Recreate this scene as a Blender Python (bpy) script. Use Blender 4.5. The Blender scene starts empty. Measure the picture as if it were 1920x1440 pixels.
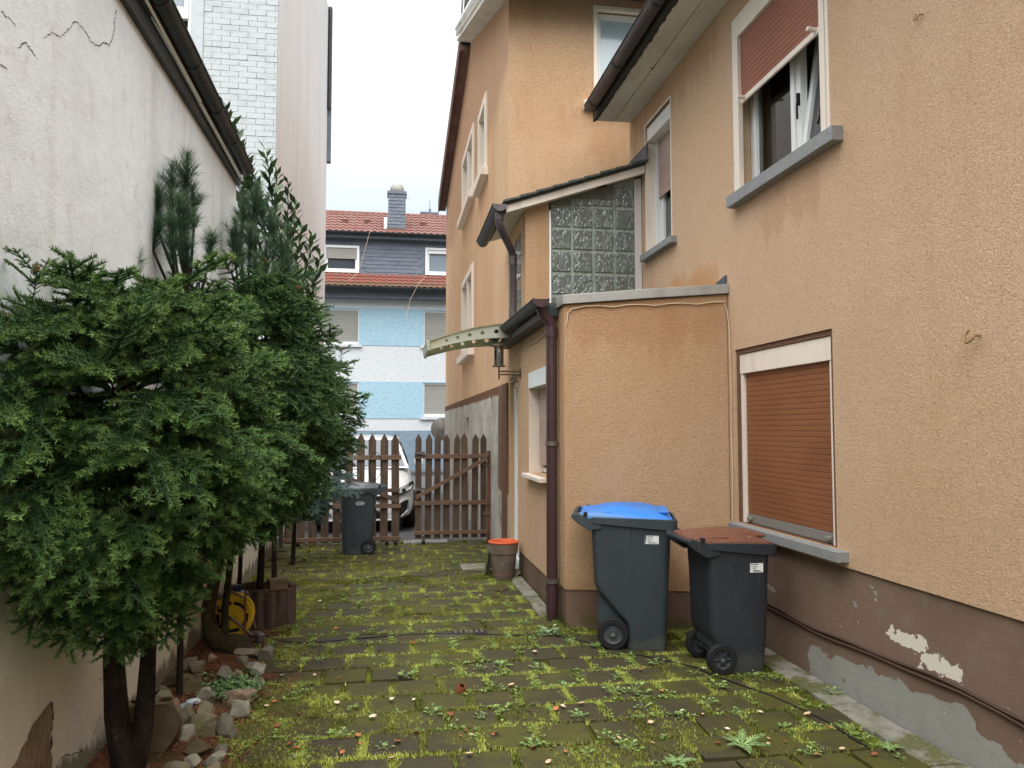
import bpy, bmesh, math, random
import numpy as np
from mathutils import Vector, Matrix

sc = bpy.context.scene
R = math.radians
random.seed(7)
rng = np.random.default_rng(11)

# ---------------------------------------------------------------- camera, sky, sun, exposure
F, H = 1442.0, 1.62                       # focal length in photo pixels, eye height in metres
YAW, PITCH = math.atan(229 / F), math.atan(83 / F)
cd = bpy.data.cameras.new('camera')
cam = bpy.data.objects.new('camera', cd)
sc.collection.objects.link(cam)
cam.location = (0, 0, H)
cam.rotation_euler = (R(90) + PITCH, 0, -YAW)
cd.sensor_width = 36
cd.lens = F / 1920 * 36
cd.clip_start, cd.clip_end = 0.05, 2000
sc.camera = cam

SUN_EL, SUN_AZ = R(54), R(-176)           # direction the light comes from: behind the camera, to its left
w = bpy.data.worlds.new('World')
sc.world = w
w.use_nodes = True
nt = w.node_tree
nt.nodes.clear()
def wn(t): return nt.nodes.new(t)
wo = wn('ShaderNodeOutputWorld')
sky = wn('ShaderNodeTexSky')
sky.sky_type = 'NISHITA'
sky.sun_disc = False
sky.sun_elevation = SUN_EL
sky.sun_rotation = SUN_AZ
sky.dust_density = 3.0
bs = wn('ShaderNodeBackground')
bs.inputs[1].default_value = 0.02
nt.links.new(sky.outputs[0], bs.inputs[0])
# the cloud deck: an even overcast, brighter overhead than at the horizon
tc = wn('ShaderNodeTexCoord')
sx = wn('ShaderNodeSeparateXYZ')
nt.links.new(tc.outputs['Generated'], sx.inputs[0])
mr = wn('ShaderNodeMapRange')
mr.inputs['From Min'].default_value = 0.0
mr.inputs['From Max'].default_value = 1.0
mr.inputs['To Min'].default_value = 0.17
mr.inputs['To Max'].default_value = 2.4
pw = wn('ShaderNodeMath')
pw.operation = 'POWER'
pw.use_clamp = True
nt.links.new(sx.outputs['Z'], pw.inputs[0])
pw.inputs[1].default_value = 1.5
nt.links.new(pw.outputs[0], mr.inputs['Value'])
nz = wn('ShaderNodeTexNoise')
nz.inputs['Scale'].default_value = 2.2
nz.inputs['Detail'].default_value = 3
mp = wn('ShaderNodeMapping')
mp.inputs['Scale'].default_value = (1, 1, 2.5)
nt.links.new(tc.outputs['Generated'], mp.inputs[0])
nt.links.new(mp.outputs[0], nz.inputs['Vector'])
mr2 = wn('ShaderNodeMapRange')
mr2.inputs['From Min'].default_value = 0.3
mr2.inputs['From Max'].default_value = 0.7
mr2.inputs['To Min'].default_value = 0.93
mr2.inputs['To Max'].default_value = 1.07
nt.links.new(nz.outputs[0], mr2.inputs['Value'])
ml = wn('ShaderNodeMath')
ml.operation = 'MULTIPLY'
nt.links.new(mr.outputs[0], ml.inputs[0])
nt.links.new(mr2.outputs[0], ml.inputs[1])
bc = wn('ShaderNodeBackground')
cm = wn('ShaderNodeMix')
cm.data_type = 'RGBA'
cm.inputs[6].default_value = (0.80, 0.90, 1.0, 1)
cm.inputs[7].default_value = (0.98, 0.99, 1.0, 1)
mc = wn('ShaderNodeMapRange')
mc.inputs['From Min'].default_value = 0.2
mc.inputs['From Max'].default_value = 0.5
nt.links.new(sx.outputs['Z'], mc.inputs['Value'])
nt.links.new(mc.outputs[0], cm.inputs[0])
nt.links.new(cm.outputs[2], bc.inputs[0])
nt.links.new(ml.outputs[0], bc.inputs[1])
add = wn('ShaderNodeAddShader')
nt.links.new(bs.outputs[0], add.inputs[0])
nt.links.new(bc.outputs[0], add.inputs[1])
nt.links.new(add.outputs[0], wo.inputs[0])

sl = bpy.data.lights.new('sun', 'SUN')
sl.energy = 1.5
sl.angle = R(70)
sl.color = (1.0, 0.96, 0.9)
so = bpy.data.objects.new('sun', sl)
sc.collection.objects.link(so)
dv = Vector((math.sin(SUN_AZ) * math.cos(SUN_EL), math.cos(SUN_AZ) * math.cos(SUN_EL), math.sin(SUN_EL)))
so.rotation_euler = dv.to_track_quat('Z', 'Y').to_euler()
so.location = (-3, -4, 12)

sc.view_settings.view_transform = 'Standard'
sc.view_settings.look = 'None'
sc.view_settings.gamma = 1.0
sc.view_settings.use_curve_mapping = False
sc.view_settings.exposure = 0.9

# ---------------------------------------------------------------- photo pixels to places
FW = np.array([math.sin(YAW) * math.cos(PITCH), math.cos(YAW) * math.cos(PITCH), math.sin(PITCH)])
RT = np.array([math.cos(YAW), -math.sin(YAW), 0.0])
UP = np.cross(RT, FW)
CP = np.array([0, 0, H])
def ray(u, v): return FW + (u - 960) / F * RT - (v - 720) / F * UP
def G(u, v, z=0.0):
    d = ray(u, v); return CP + d * (z - H) / d[2]
def PX(u, v, x):
    d = ray(u, v); return CP + d * x / d[0]
def PY(u, v, y):
    d = ray(u, v); return CP + d * y / d[1]

# ---------------------------------------------------------------- mesh builder
def ident(p): return p
class MB:
    def __init__(s, f=ident):
        s.v, s.f, s.map = [], [], f
    def add(s, vs, fs):
        o = len(s.v)
        s.v += [tuple(s.map(p)) for p in vs]
        s.f += [tuple(i + o for i in f) for f in fs]
        return s
    def box(s, x0, x1, y0, y1, z0, z1):
        vs = [(x, y, z) for x in (x0, x1) for y in (y0, y1) for z in (z0, z1)]
        return s.add(vs, [(0, 1, 3, 2), (4, 6, 7, 5), (0, 4, 5, 1), (2, 3, 7, 6), (0, 2, 6, 4), (1, 5, 7, 3)])
    def prism(s, poly, ax, lo, hi):
        """poly in the two other axes, extruded along axis ax (0,1,2)"""
        n = len(poly)
        def pt(p, t):
            q = list(p); q.insert(ax, t); return tuple(q)
        vs = [pt(p, lo) for p in poly] + [pt(p, hi) for p in poly]
        fs = [tuple(range(n)), tuple(range(2 * n - 1, n - 1, -1))]
        fs += [(i, (i + 1) % n, n + (i + 1) % n, n + i) for i in range(n)]
        return s.add(vs, fs)
    def quad(s, a, b, c, d): return s.add([a, b, c, d], [(0, 1, 2, 3)])
    def poly(s, pts): return s.add(pts, [tuple(range(len(pts)))])
    def tube(s, pts, r, n=8, cap=True):
        pts = [Vector(p) for p in pts]
        m = len(pts)
        rs = r if hasattr(r, '__len__') else [r] * m
        vs, fs = [], []
        ref = None
        for i, p in enumerate(pts):
            t = (pts[min(i + 1, m - 1)] - pts[max(i - 1, 0)]).normalized()
            if ref is None:
                ref = Vector((0, 0, 1)) if abs(t.z) < .9 else Vector((1, 0, 0))
            a = t.cross(ref).normalized()
            b = a.cross(t).normalized()
            ref = b
            for k in range(n):
                q = 2 * math.pi * k / n
                vs.append(tuple(p + (a * math.cos(q) + b * math.sin(q)) * rs[i]))
        for i in range(m - 1):
            for k in range(n):
                fs.append((i * n + k, i * n + (k + 1) % n, (i + 1) * n + (k + 1) % n, (i + 1) * n + k))
        if cap:
            fs.append(tuple(range(n - 1, -1, -1)))
            fs.append(tuple(range((m - 1) * n, m * n)))
        return s.add(vs, fs)
    def lathe(s, prof, c, n=24, ax=2):
        """closed profile list of (radius, height); around axis ax through c"""
        vs, fs = [], []
        m = len(prof)
        for k in range(n):
            q = 2 * math.pi * k / n
            for r, h in prof:
                p = [r * math.cos(q), r * math.sin(q)]
                p.insert(ax, h)
                vs.append((c[0] + p[0], c[1] + p[1], c[2] + p[2]))
        for k in range(n):
            for j in range(m - 1):
                a, b = k * m + j, ((k + 1) % n) * m + j
                fs.append((a, b, b + 1, a + 1))
        return s.add(vs, fs)
    def loft(s, loops, cap=True):
        n = len(loops[0])
        vs = [p for l in loops for p in l]
        fs = []
        for i in range(len(loops) - 1):
            for k in range(n):
                fs.append((i * n + k, i * n + (k + 1) % n, (i + 1) * n + (k + 1) % n, (i + 1) * n + k))
        if cap:
            fs.append(tuple(range(n - 1, -1, -1)))
            fs.append(tuple(range((len(loops) - 1) * n, len(loops) * n)))
        return s.add(vs, fs)
    def wall(s, a0, a1, b0, b1, th, holes=()):
        """a along the wall, b up, c outwards (front face at c = 0), with real openings and reveals"""
        A = sorted({a0, a1} | {h[0] for h in holes} | {h[1] for h in holes})
        B = sorted({b0, b1} | {h[2] for h in holes} | {h[3] for h in holes})
        A = [x for x in A if a0 <= x <= a1]; B = [x for x in B if b0 <= x <= b1]
        def solid(i, j):
            if not (0 <= i < len(A) - 1 and 0 <= j < len(B) - 1): return False
            x, y = (A[i] + A[i + 1]) / 2, (B[j] + B[j + 1]) / 2
            return not any(h[0] < x < h[1] and h[2] < y < h[3] for h in holes)
        for i in range(len(A) - 1):
            for j in range(len(B) - 1):
                if not solid(i, j): continue
                x0, x1, y0, y1 = A[i], A[i + 1], B[j], B[j + 1]
                s.quad((x0, y0, 0), (x1, y0, 0), (x1, y1, 0), (x0, y1, 0))
                s.quad((x0, y0, -th), (x0, y1, -th), (x1, y1, -th), (x1, y0, -th))
                if not solid(i - 1, j): s.quad((x0, y0, 0), (x0, y1, 0), (x0, y1, -th), (x0, y0, -th))
                if not solid(i + 1, j): s.quad((x1, y0, 0), (x1, y0, -th), (x1, y1, -th), (x1, y1, 0))
                if not solid(i, j - 1): s.quad((x0, y0, 0), (x0, y0, -th), (x1, y0, -th), (x1, y0, 0))
                if not solid(i, j + 1): s.quad((x0, y1, 0), (x1, y1, 0), (x1, y1, -th), (x0, y1, -th))
        return s

C = sc.collection
def wpos(o):
    p = Vector((0, 0, 0))
    while o is not None:
        p += Vector(o.location); o = o.parent
    return p

def props(o, label=None, cat=None, group=None, kind=None):
    if label: o['label'] = label
    if cat: o['category'] = cat
    if group: o['group'] = group
    if kind: o['kind'] = kind
    return o

def thing(name, label, cat, loc=(0, 0, 0), rz=0.0, group=None):
    o = bpy.data.objects.new(name, None)
    o.empty_display_size = 0.1
    C.objects.link(o)
    o.location = loc
    o.rotation_euler = (0, 0, rz)
    return props(o, label, cat, group)

def mk(name, mb, mat, parent=None, local=False, smooth=None, bevel=0, seg=2, origin=None, label=None, cat=None, group=None, kind=None, recalc=True, weld=False):
    """one mesh object; vertices are given in world space (or in the parent's space when local)"""
    me = bpy.data.meshes.new(name)
    off = Vector((0, 0, 0))
    if not local:
        if parent is not None: off = wpos(parent)
        elif origin is not None: off = Vector(origin)
    me.from_pydata([(v[0] - off[0], v[1] - off[1], v[2] - off[2]) for v in mb.v], [], mb.f)
    if recalc or weld:
        bm = bmesh.new(); bm.from_mesh(me)
        if weld: bmesh.ops.remove_doubles(bm, verts=bm.verts, dist=1e-4)
        bmesh.ops.recalc_face_normals(bm, faces=bm.faces)
        bm.to_mesh(me); bm.free()
    if smooth is not None:
        me.polygons.foreach_set('use_smooth', [True] * len(me.polygons))
        me.set_sharp_from_angle(angle=R(smooth))
    if mat: me.materials.append(mat)
    o = bpy.data.objects.new(name, me)
    C.objects.link(o)
    if parent is not None: o.parent = parent
    elif origin is not None: o.location = origin
    if bevel:
        m = o.modifiers.new('bevel', 'BEVEL')
        m.width = bevel; m.segments = seg; m.limit_method = 'ANGLE'; m.angle_limit = R(40)
    return props(o, label, cat, group, kind)

def inst(src, loc, rot=(0, 0, 0), scale=(1, 1, 1), parent=None, **kw):
    o = src.copy()
    for k in list(o.keys()): del o[k]
    C.objects.link(o)
    o.parent = parent
    o.location = loc; o.rotation_euler = rot; o.scale = scale
    return props(o, **kw)

# ---------------------------------------------------------------- materials
def mat(name, col, rough=.8, spec=.3, metal=0.0, layers=(), bumps=(), attr=False, coat=0.0, trans=0.0, ior=1.45, alpha=1.0, gen=False):
    m = bpy.data.materials.new(name)
    m.use_nodes = True
    t = m.node_tree
    b = t.nodes['Principled BSDF']
    b.inputs['Roughness'].default_value = rough
    b.inputs['Specular IOR Level'].default_value = spec
    b.inputs['Metallic'].default_value = metal
    b.inputs['Coat Weight'].default_value = coat
    b.inputs['Transmission Weight'].default_value = trans
    b.inputs['IOR'].default_value = ior
    b.inputs['Alpha'].default_value = alpha
    N = t.nodes.new
    L = t.links.new
    pos = None
    def coord():
        nonlocal pos
        if pos is None:
            if gen:
                pos = N('ShaderNodeTexCoord').outputs['Object']
            else:
                pos = N('ShaderNodeNewGeometry').outputs['Position']
        return pos
    def tex(d):
        mpn = N('ShaderNodeMapping')
        scv = d.get('scale', 10)
        mpn.inputs['Scale'].default_value = scv if hasattr(scv, '__len__') else (scv,) * 3
        mpn.inputs['Location'].default_value = d.get('off', (0, 0, 0))
        L(coord(), mpn.inputs[0])
        if d.get('kind') == 'voronoi':
            n = N('ShaderNodeTexVoronoi'); n.inputs['Scale'].default_value = 1
            L(mpn.outputs[0], n.inputs['Vector']); return n.outputs['Distance']
        n = N('ShaderNodeTexNoise'); n.inputs['Scale'].default_value = 1
        n.inputs['Detail'].default_value = d.get('detail', 3)
        n.inputs['Roughness'].default_value = d.get('nr', .55)
        n.inputs['Distortion'].default_value = d.get('dist', 0)
        L(mpn.outputs[0], n.inputs['Vector'])
        return n.outputs[0]
    def mth(op, a, bb):
        n = N('ShaderNodeMath'); n.operation = op
        for i, q in enumerate((a, bb)):
            if isinstance(q, (int, float)): n.inputs[i].default_value = q
            else: L(q, n.inputs[i])
        return n.outputs[0]
    def rng_(v, a, bb, c=0., dd=1.):
        n = N('ShaderNodeMapRange'); n.interpolation_type = 'SMOOTHSTEP'
        n.inputs['From Min'].default_value = a; n.inputs['From Max'].default_value = bb
        n.inputs['To Min'].default_value = c; n.inputs['To Max'].default_value = dd
        L(v, n.inputs['Value']); return n.outputs[0]
    if attr:
        an = N('ShaderNodeVertexColor'); an.layer_name = 'Col'
        cur = an.outputs[0]
    else:
        rgb = N('ShaderNodeRGB'); rgb.outputs[0].default_value = (*col, 1); cur = rgb.outputs[0]
    sep = None
    for d in layers:
        f = tex(d)
        if 'box' in d:
            if sep is None:
                sep = N('ShaderNodeSeparateXYZ'); L(coord(), sep.inputs[0])
            val = None
            for ax, a, bb, c, e in d['box']:
                lo = rng_(sep.outputs[ax], a, bb)
                hi = rng_(sep.outputs[ax], c, e, 1., 0.)
                q = mth('MULTIPLY', lo, hi)
                val = q if val is None else mth('MULTIPLY', val, q)
            f = mth('ADD', val, mth('MULTIPLY', mth('SUBTRACT', f, .5), d.get('amp', 1.5)))
        f = rng_(f, d.get('lo', .45), d.get('hi', .6), 0., d.get('amt', 1.))
        mx = N('ShaderNodeMix'); mx.data_type = 'RGBA'
        L(f, mx.inputs[0]); L(cur, mx.inputs[6]); mx.inputs[7].default_value = (*d['col'], 1)
        if d.get('mul'): mx.blend_type = 'MULTIPLY'
        cur = mx.outputs[2]
    L(cur, b.inputs['Base Color'])
    nrm = None
    for d in bumps:
        f = tex(d)
        bn = N('ShaderNodeBump')
        bn.inputs['Strength'].default_value = d.get('s', .5)
        bn.inputs['Distance'].default_value = d.get('d', .01)
        L(f, bn.inputs['Height'])
        if nrm is not None: L(nrm, bn.inputs['Normal'])
        nrm = bn.outputs[0]
    if nrm is not None: L(nrm, b.inputs['Normal'])
    return m

def S(r, g, b, k=1.0):
    def f(x):
        x /= 255
        return (x / 12.92 if x <= .04045 else ((x + .055) / 1.055) ** 2.4) * k
    return (f(r), f(g), f(b))

ROUGH = [dict(scale=(74, 74, 84), s=.95, d=.018, detail=3, dist=1.4)]
m_orange = mat('plaster_orange', S(219, 186, 154), .92, .12, layers=[
    dict(scale=(.9, .9, .7), lo=.40, hi=.70, col=S(210, 172, 136), amt=.5),
    dict(scale=(3, 3, .5), lo=.52, hi=.80, col=S(200, 164, 130), amt=.30),
    dict(scale=82, lo=.50, hi=.66, col=S(176, 136, 98), amt=.5, detail=3, dist=1.2),
    dict(scale=(5, 7, 1.6), lo=.55, hi=.95, col=S(184, 140, 106), amt=.4, amp=1.3, box=[(2, 2.75, 3.2, 3.30, 3.42), (1, 4.45, 4.6, 5.3, 5.7)]),
    dict(scale=(3, 3, 2), lo=.55, hi=1.0, col=S(206, 142, 84), amt=.6, amp=1.3, box=[(2, 2.6, 2.78, 2.9, 3.4), (1, 5.9, 6.2, 8.2, 8.6)]),
    dict(scale=(7, 9, .7), lo=.6, hi=1.0, col=S(184, 148, 116), amt=.4, amp=1.4, box=[(2, 4.3, 5.0, 5.3, 5.4), (1, 5.7, 6.2, 8.4, 8.6)]),
    dict(scale=(2.2, 2.2, 2.2), lo=.56, hi=.8, col=S(208, 164, 126), amt=.5, off=(5, 1, 2))], bumps=ROUGH)
m_orange2 = mat('plaster_orange_deep', S(202, 166, 130), .92, .12, layers=[
    dict(scale=(1.6, 1.6, .8), lo=.42, hi=.66, col=S(206, 172, 140), amt=.8),
    dict(scale=(2.4, 2.4, .9), lo=.5, hi=.74, col=S(184, 138, 94), amt=.5),
    dict(scale=82, lo=.50, hi=.66, col=S(164, 122, 82), amt=.5, detail=3, dist=1.2),
    dict(scale=(6, 6, .8), lo=.6, hi=1.0, col=S(178, 132, 92), amt=.4, amp=1.5, box=[(2, 1.9, 2.5, 2.66, 2.7)]),
    dict(scale=(6, 6, 2), lo=.6, hi=1.0, col=S(176, 138, 100), amt=.4, amp=1.5, box=[(2, .2, .3, .32, .6)])], bumps=ROUGH)
m_orange3 = mat('plaster_orange_gable', S(210, 175, 141), .92, .15, layers=[
    dict(scale=(1.6, 1.6, .4), lo=.42, hi=.72, col=S(190, 150, 112), amt=.5),
    dict(scale=(3, 3, .8), lo=.5, hi=.78, col=S(206, 158, 110), amt=.35),
    dict(scale=(1, 1, 1), lo=.35, hi=.7, col=S(176, 140, 112), amt=.75, amp=.5, box=[(2, 4.8, 7.2, 20, 21)])],
    bumps=[dict(scale=48, s=.7, d=.016, detail=3, dist=1.2)])
GREYP = S(152, 151, 144)
m_plinth = mat('plinth_brown', S(128, 106, 92), .9, .15, layers=[
    dict(scale=(1.6, 1.6, 2.5), lo=.4, hi=.7, col=S(110, 90, 78), amt=.6),
    dict(scale=(2.2, 2.2, 3.4), lo=.52, hi=.56, col=GREYP, amp=3.4, detail=5, off=(.4, .3, .6), box=[(2, -1, -.9, .08, .38), (1, -3, -2.9, 4.7, 4.95)]),
    dict(scale=(9, 9, 9), lo=.5, hi=.7, col=S(128, 126, 112), amt=.25),
    dict(scale=(17, 17, 24), lo=.5, hi=.53, col=S(222, 214, 200), amp=2.5, detail=5, box=[(2, .34, .41, .42, .50), (1, 3.40, 3.50, 3.66, 3.84)], off=(1, 2, 3)),
    dict(scale=(17, 17, 24), lo=.5, hi=.53, col=S(222, 214, 200), amp=2.5, detail=5, box=[(2, .41, .47, .48, .56), (1, 3.60, 3.74, 3.88, 4.06)], off=(1, 2, 3))],
    bumps=[dict(scale=110, s=.45, d=.006, detail=3, dist=1), dict(scale=6, s=.3, d=.02)])
m_plinth2 = mat('plinth_brown_annex', S(118, 97, 84), .88, .15, layers=[
    dict(scale=(3, 3, 2), lo=.4, hi=.7, col=S(98, 74, 62), amt=.6),
    dict(scale=(8, 8, 8), lo=.7, hi=1.2, col=S(88, 86, 50), amt=.8, amp=2, box=[(2, -1, -.9, .03, .16)])],
    bumps=[dict(scale=120, s=.3, d=.004)])
m_oldplaster = mat('old_grey_plaster', S(168, 164, 154), .95, .1, layers=[
    dict(scale=(2, 2, 1.6), lo=.42, hi=.62, col=S(192, 188, 178), amt=.8),
    dict(scale=(6, 6, 5), lo=.58, hi=.64, col=S(128, 116, 98), amt=.6, detail=6),
    dict(scale=(5, 7, 1.8), lo=.62, hi=.66, col=S(112, 84, 66), amp=1.6, detail=6, box=[(2, 1.96, 2.12, 3, 3.1)]),
    dict(scale=(5, 5, 1.2), lo=.6, hi=.64, col=S(118, 96, 78), amp=.6, detail=5, box=[(1, 8, 8.1, 10.0, 10.35), (2, .7, .9, 4, 5)])],
    bumps=[dict(scale=18, s=.5, d=.02, detail=6)])
m_white_old = mat('white_lime_plaster', S(226, 229, 229), .95, .1, layers=[
    dict(scale=(1.0, 1.0, .35), lo=.4, hi=.68, col=S(208, 210, 208), amt=.8),
    dict(scale=(3.5, 3.5, .25), lo=.52, hi=.72, col=S(188, 186, 180), amt=.55),
    dict(scale=1.4, lo=.5, hi=.8, col=S(222, 214, 198), amt=.9, amp=.7, box=[(2, -2, -1, .8, 1.7)]),
    dict(scale=(14, 14, 9), lo=.55, hi=.75, col=S(184, 178, 166), amt=.35, detail=6),
    dict(scale=(9, 9, 3), lo=.6, hi=.9, col=S(112, 108, 86), amt=.85, amp=1.6, detail=6, box=[(2, -2, -1, .06, .34)])],
    bumps=[dict(scale=(40, 40, 40), s=.45, d=.006, detail=5, dist=2.5), dict(scale=3.5, s=.5, d=.03, detail=5)])
m_crack = mat('crack', S(58, 52, 46), 1, 0)
m_bare = mat('bare_masonry', S(142, 126, 106), .95, .1, layers=[
    dict(scale=(6, 6, 3), lo=.4, hi=.65, col=S(112, 96, 78), amt=.8), dict(scale=25, lo=.5, hi=.7, col=S(160, 148, 128), amt=.5)],
    bumps=[dict(scale=20, s=.7, d=.02, detail=6)])
m_brick = mat('painted_brick', S(188, 195, 197), .8, .2, layers=[
    dict(scale=(5, 5, 9), lo=.45, hi=.7, col=S(174, 181, 183), amt=.7), dict(scale=40, lo=.6, hi=.7, col=S(170, 172, 170), amt=.4)],
    bumps=[dict(scale=45, s=.6, d=.008, detail=6)])
m_mortar_w = mat('painted_mortar', S(184, 190, 192), .9, .1, bumps=[dict(scale=80, s=.5, d=.005)])
m_bside = mat('pale_render', S(208, 205, 202), .92, .1, layers=[
    dict(scale=(2.5, 2.5, .3), lo=.40, hi=.72, col=S(194, 191, 188), amt=.6), dict(scale=(5, 5, .8), lo=.55, hi=.75, col=S(182, 178, 175), amt=.4)],
    bumps=[dict(scale=60, s=.3, d=.005)])
m_cream = mat('cream_paint', S(228, 216, 202), .6, .3, layers=[dict(scale=(8, 8, 2), lo=.5, hi=.75, col=S(206, 192, 176), amt=.5)])
m_pvc = mat('white_pvc', S(226, 228, 226), .35, .5, layers=[dict(scale=(6, 6, 2), lo=.5, hi=.8, col=S(206, 206, 200), amt=.4)])
m_reveal = mat('brown_reveal', S(112, 84, 66), .85, .2, layers=[dict(scale=9, lo=.45, hi=.7, col=S(96, 72, 58), amt=.6)], bumps=[dict(scale=90, s=.3, d=.004)])
m_reveal_c = mat('beige_reveal', S(196, 172, 144), .85, .15, layers=[dict(scale=5, lo=.45, hi=.7, col=S(182, 158, 130), amt=.6)])
m_granite = mat('granite', S(140, 142, 142), .6, .35, layers=[
    dict(scale=160, lo=.45, hi=.6, col=S(104, 106, 106), amt=.8, detail=2), dict(scale=210, lo=.58, hi=.66, col=S(184, 184, 180), amt=.8, detail=1, off=(3, 1, 7)),
    dict(scale=5, lo=.5, hi=.8, col=S(118, 120, 112), amt=.5)])
m_slat = mat('brown_slat', S(134, 86, 56), .42, .4, layers=[
    dict(scale=(1.5, 1.5, 2.5), lo=.4, hi=.7, col=S(120, 75, 47), amt=.7), dict(scale=(60, 30, 8), lo=.62, hi=.7, col=S(170, 112, 76), amt=.25)])
m_slat_r = mat('faded_red_slat', S(148, 92, 72), .5, .4, layers=[dict(scale=(2, 2, 3), lo=.4, hi=.7, col=S(136, 82, 64), amt=.7)])
m_slat_p = mat('pinkish_slat', S(178, 154, 142), .5, .35, layers=[dict(scale=(2, 2, 3), lo=.4, hi=.7, col=S(160, 136, 124), amt=.7)])
m_slat_g = mat('grey_slat', S(150, 150, 144), .5, .35, layers=[dict(scale=(1, 1, 3), lo=.4, hi=.7, col=S(138, 136, 128), amt=.6)])
m_alu = mat('grey_aluminium', S(138, 136, 130), .45, .4, metal=.3, layers=[dict(scale=(6, 3, 6), lo=.45, hi=.7, col=S(116, 114, 108), amt=.6)])
m_zinc = mat('zinc_flashing', S(160, 158, 152), .5, .4, metal=.35, layers=[
    dict(scale=(6, 6, 2), lo=.45, hi=.7, col=S(140, 136, 128), amt=.7), dict(scale=(30, 30, 6), lo=.6, hi=.72, col=S(176, 174, 168), amt=.5)], bumps=[dict(scale=7, s=.2, d=.01)])
m_gutter = mat('dark_gutter', S(50, 54, 58), .5, .35, metal=.1, layers=[
    dict(scale=(5, 1.5, 5), lo=.45, hi=.7, col=S(68, 70, 72), amt=.7), dict(scale=14, lo=.55, hi=.7, col=S(50, 48, 46), amt=.6)], bumps=[dict(scale=9, s=.15, d=.01)])
m_gutter_b = mat('brown_gutter', S(62, 56, 58), .36, .5, metal=.15, layers=[dict(scale=(4, 1.2, 4), lo=.45, hi=.7, col=S(90, 78, 74), amt=.7)])
m_pipe = mat('maroon_downpipe', S(70, 50, 52), .32, .5, layers=[
    dict(scale=(8, 8, 1.2), lo=.45, hi=.7, col=S(60, 42, 44), amt=.7), dict(scale=(12, 12, 3), lo=.6, hi=.75, col=S(98, 80, 80), amt=.35)])
m_pipe_g = mat('grey_downpipe', S(92, 84, 86), .4, .5, metal=.3, layers=[dict(scale=(8, 8, 1.5), lo=.45, hi=.7, col=S(74, 64, 66), amt=.8)])
m_steel = mat('steel', S(170, 170, 168), .35, .5, metal=.8)
m_steel_d = mat('dull_steel', S(116, 110, 102), .5, .4, metal=.6, layers=[dict(scale=20, lo=.5, hi=.7, col=S(92, 72, 54), amt=.6)])
m_soffit = mat('soffit_boards', S(206, 203, 192), .85, .2, layers=[
    dict(scale=(5, 1.6, 5), lo=.42, hi=.7, col=S(184, 180, 168), amt=.8),
    dict(scale=(16, 5, 16), lo=.66, hi=.70, col=S(74, 68, 60), amt=.8, detail=5),
    dict(scale=(20, 9, 20), lo=.55, hi=.6, col=S(66, 64, 58), amt=1, amp=1.6, detail=6, box=[(0, 2.2, 2.25, 2.31, 2.36)])], bumps=[dict(scale=12, s=.2, d=.01)])
m_slate = mat('slate', S(108, 116, 128), .6, .35, layers=[dict(scale=(2.5, 2.5, 5), lo=.4, hi=.7, col=S(92, 100, 112), amt=.8), dict(scale=16, lo=.6, hi=.75, col=S(124, 130, 138), amt=.5)])
m_slate_m = mat('mossy_slate', S(70, 74, 74), .8, .25, layers=[dict(scale=30, lo=.5, hi=.65, col=S(96, 100, 84), amt=.8), dict(scale=70, lo=.6, hi=.7, col=S(132, 134, 120), amt=.7)], bumps=[dict(scale=50, s=.7, d=.01)])
m_lead = mat('lead_flashing', S(82, 88, 94), .6, .3, metal=.2, layers=[dict(scale=9, lo=.45, hi=.7, col=S(104, 108, 110), amt=.6)], bumps=[dict(scale=14, s=.4, d=.01)])
m_verge = mat('verge_board', S(104, 78, 72), .8, .2, layers=[dict(scale=(3, 1.2, 1.2), lo=.45, hi=.65, col=S(124, 100, 92), amt=.7)])
m_whitetrim = mat('white_trim', S(232, 236, 236), .5, .4)
m_tile = mat('clay_tile', S(116, 82, 74), .75, .3, layers=[
    dict(scale=(2.2, 2.2, 2.2), lo=.4, hi=.65, col=S(112, 72, 66), amt=.8), dict(scale=9, lo=.5, hi=.7, col=S(132, 90, 82), amt=.5), dict(scale=30, lo=.58, hi=.72, col=S(90, 66, 58), amt=.6)])
m_tile2 = mat('clay_tile_mossy', S(126, 84, 74), .75, .3, layers=[
    dict(scale=2.2, lo=.4, hi=.65, col=S(140, 80, 68), amt=.8), dict(scale=6, lo=.6, hi=1.0, col=S(104, 82, 66), amp=1.3, box=[(2, 5, 5.1, 6.9, 7.15)])])
m_blue = mat('blue_render', S(162, 192, 206), .9, .1, layers=[dict(scale=(7, 7, 12), lo=.4, hi=.65, col=S(142, 180, 200), amt=.7, detail=5), dict(scale=22, lo=.55, hi=.7, col=S(182, 212, 226), amt=.6)], bumps=[dict(scale=20, s=.6, d=.02)])
m_bwhite = mat('white_render', S(204, 208, 212), .9, .1, layers=[dict(scale=(8, 8, 14), lo=.45, hi=.7, col=S(184, 188, 190), amt=.6, detail=5)], bumps=[dict(scale=20, s=.6, d=.02)])
m_bbase = mat('blue_grey_base', S(128, 146, 160), .8, .2, layers=[dict(scale=(3, 3, 6), lo=.4, hi=.7, col=S(112, 130, 144), amt=.8)])

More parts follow.
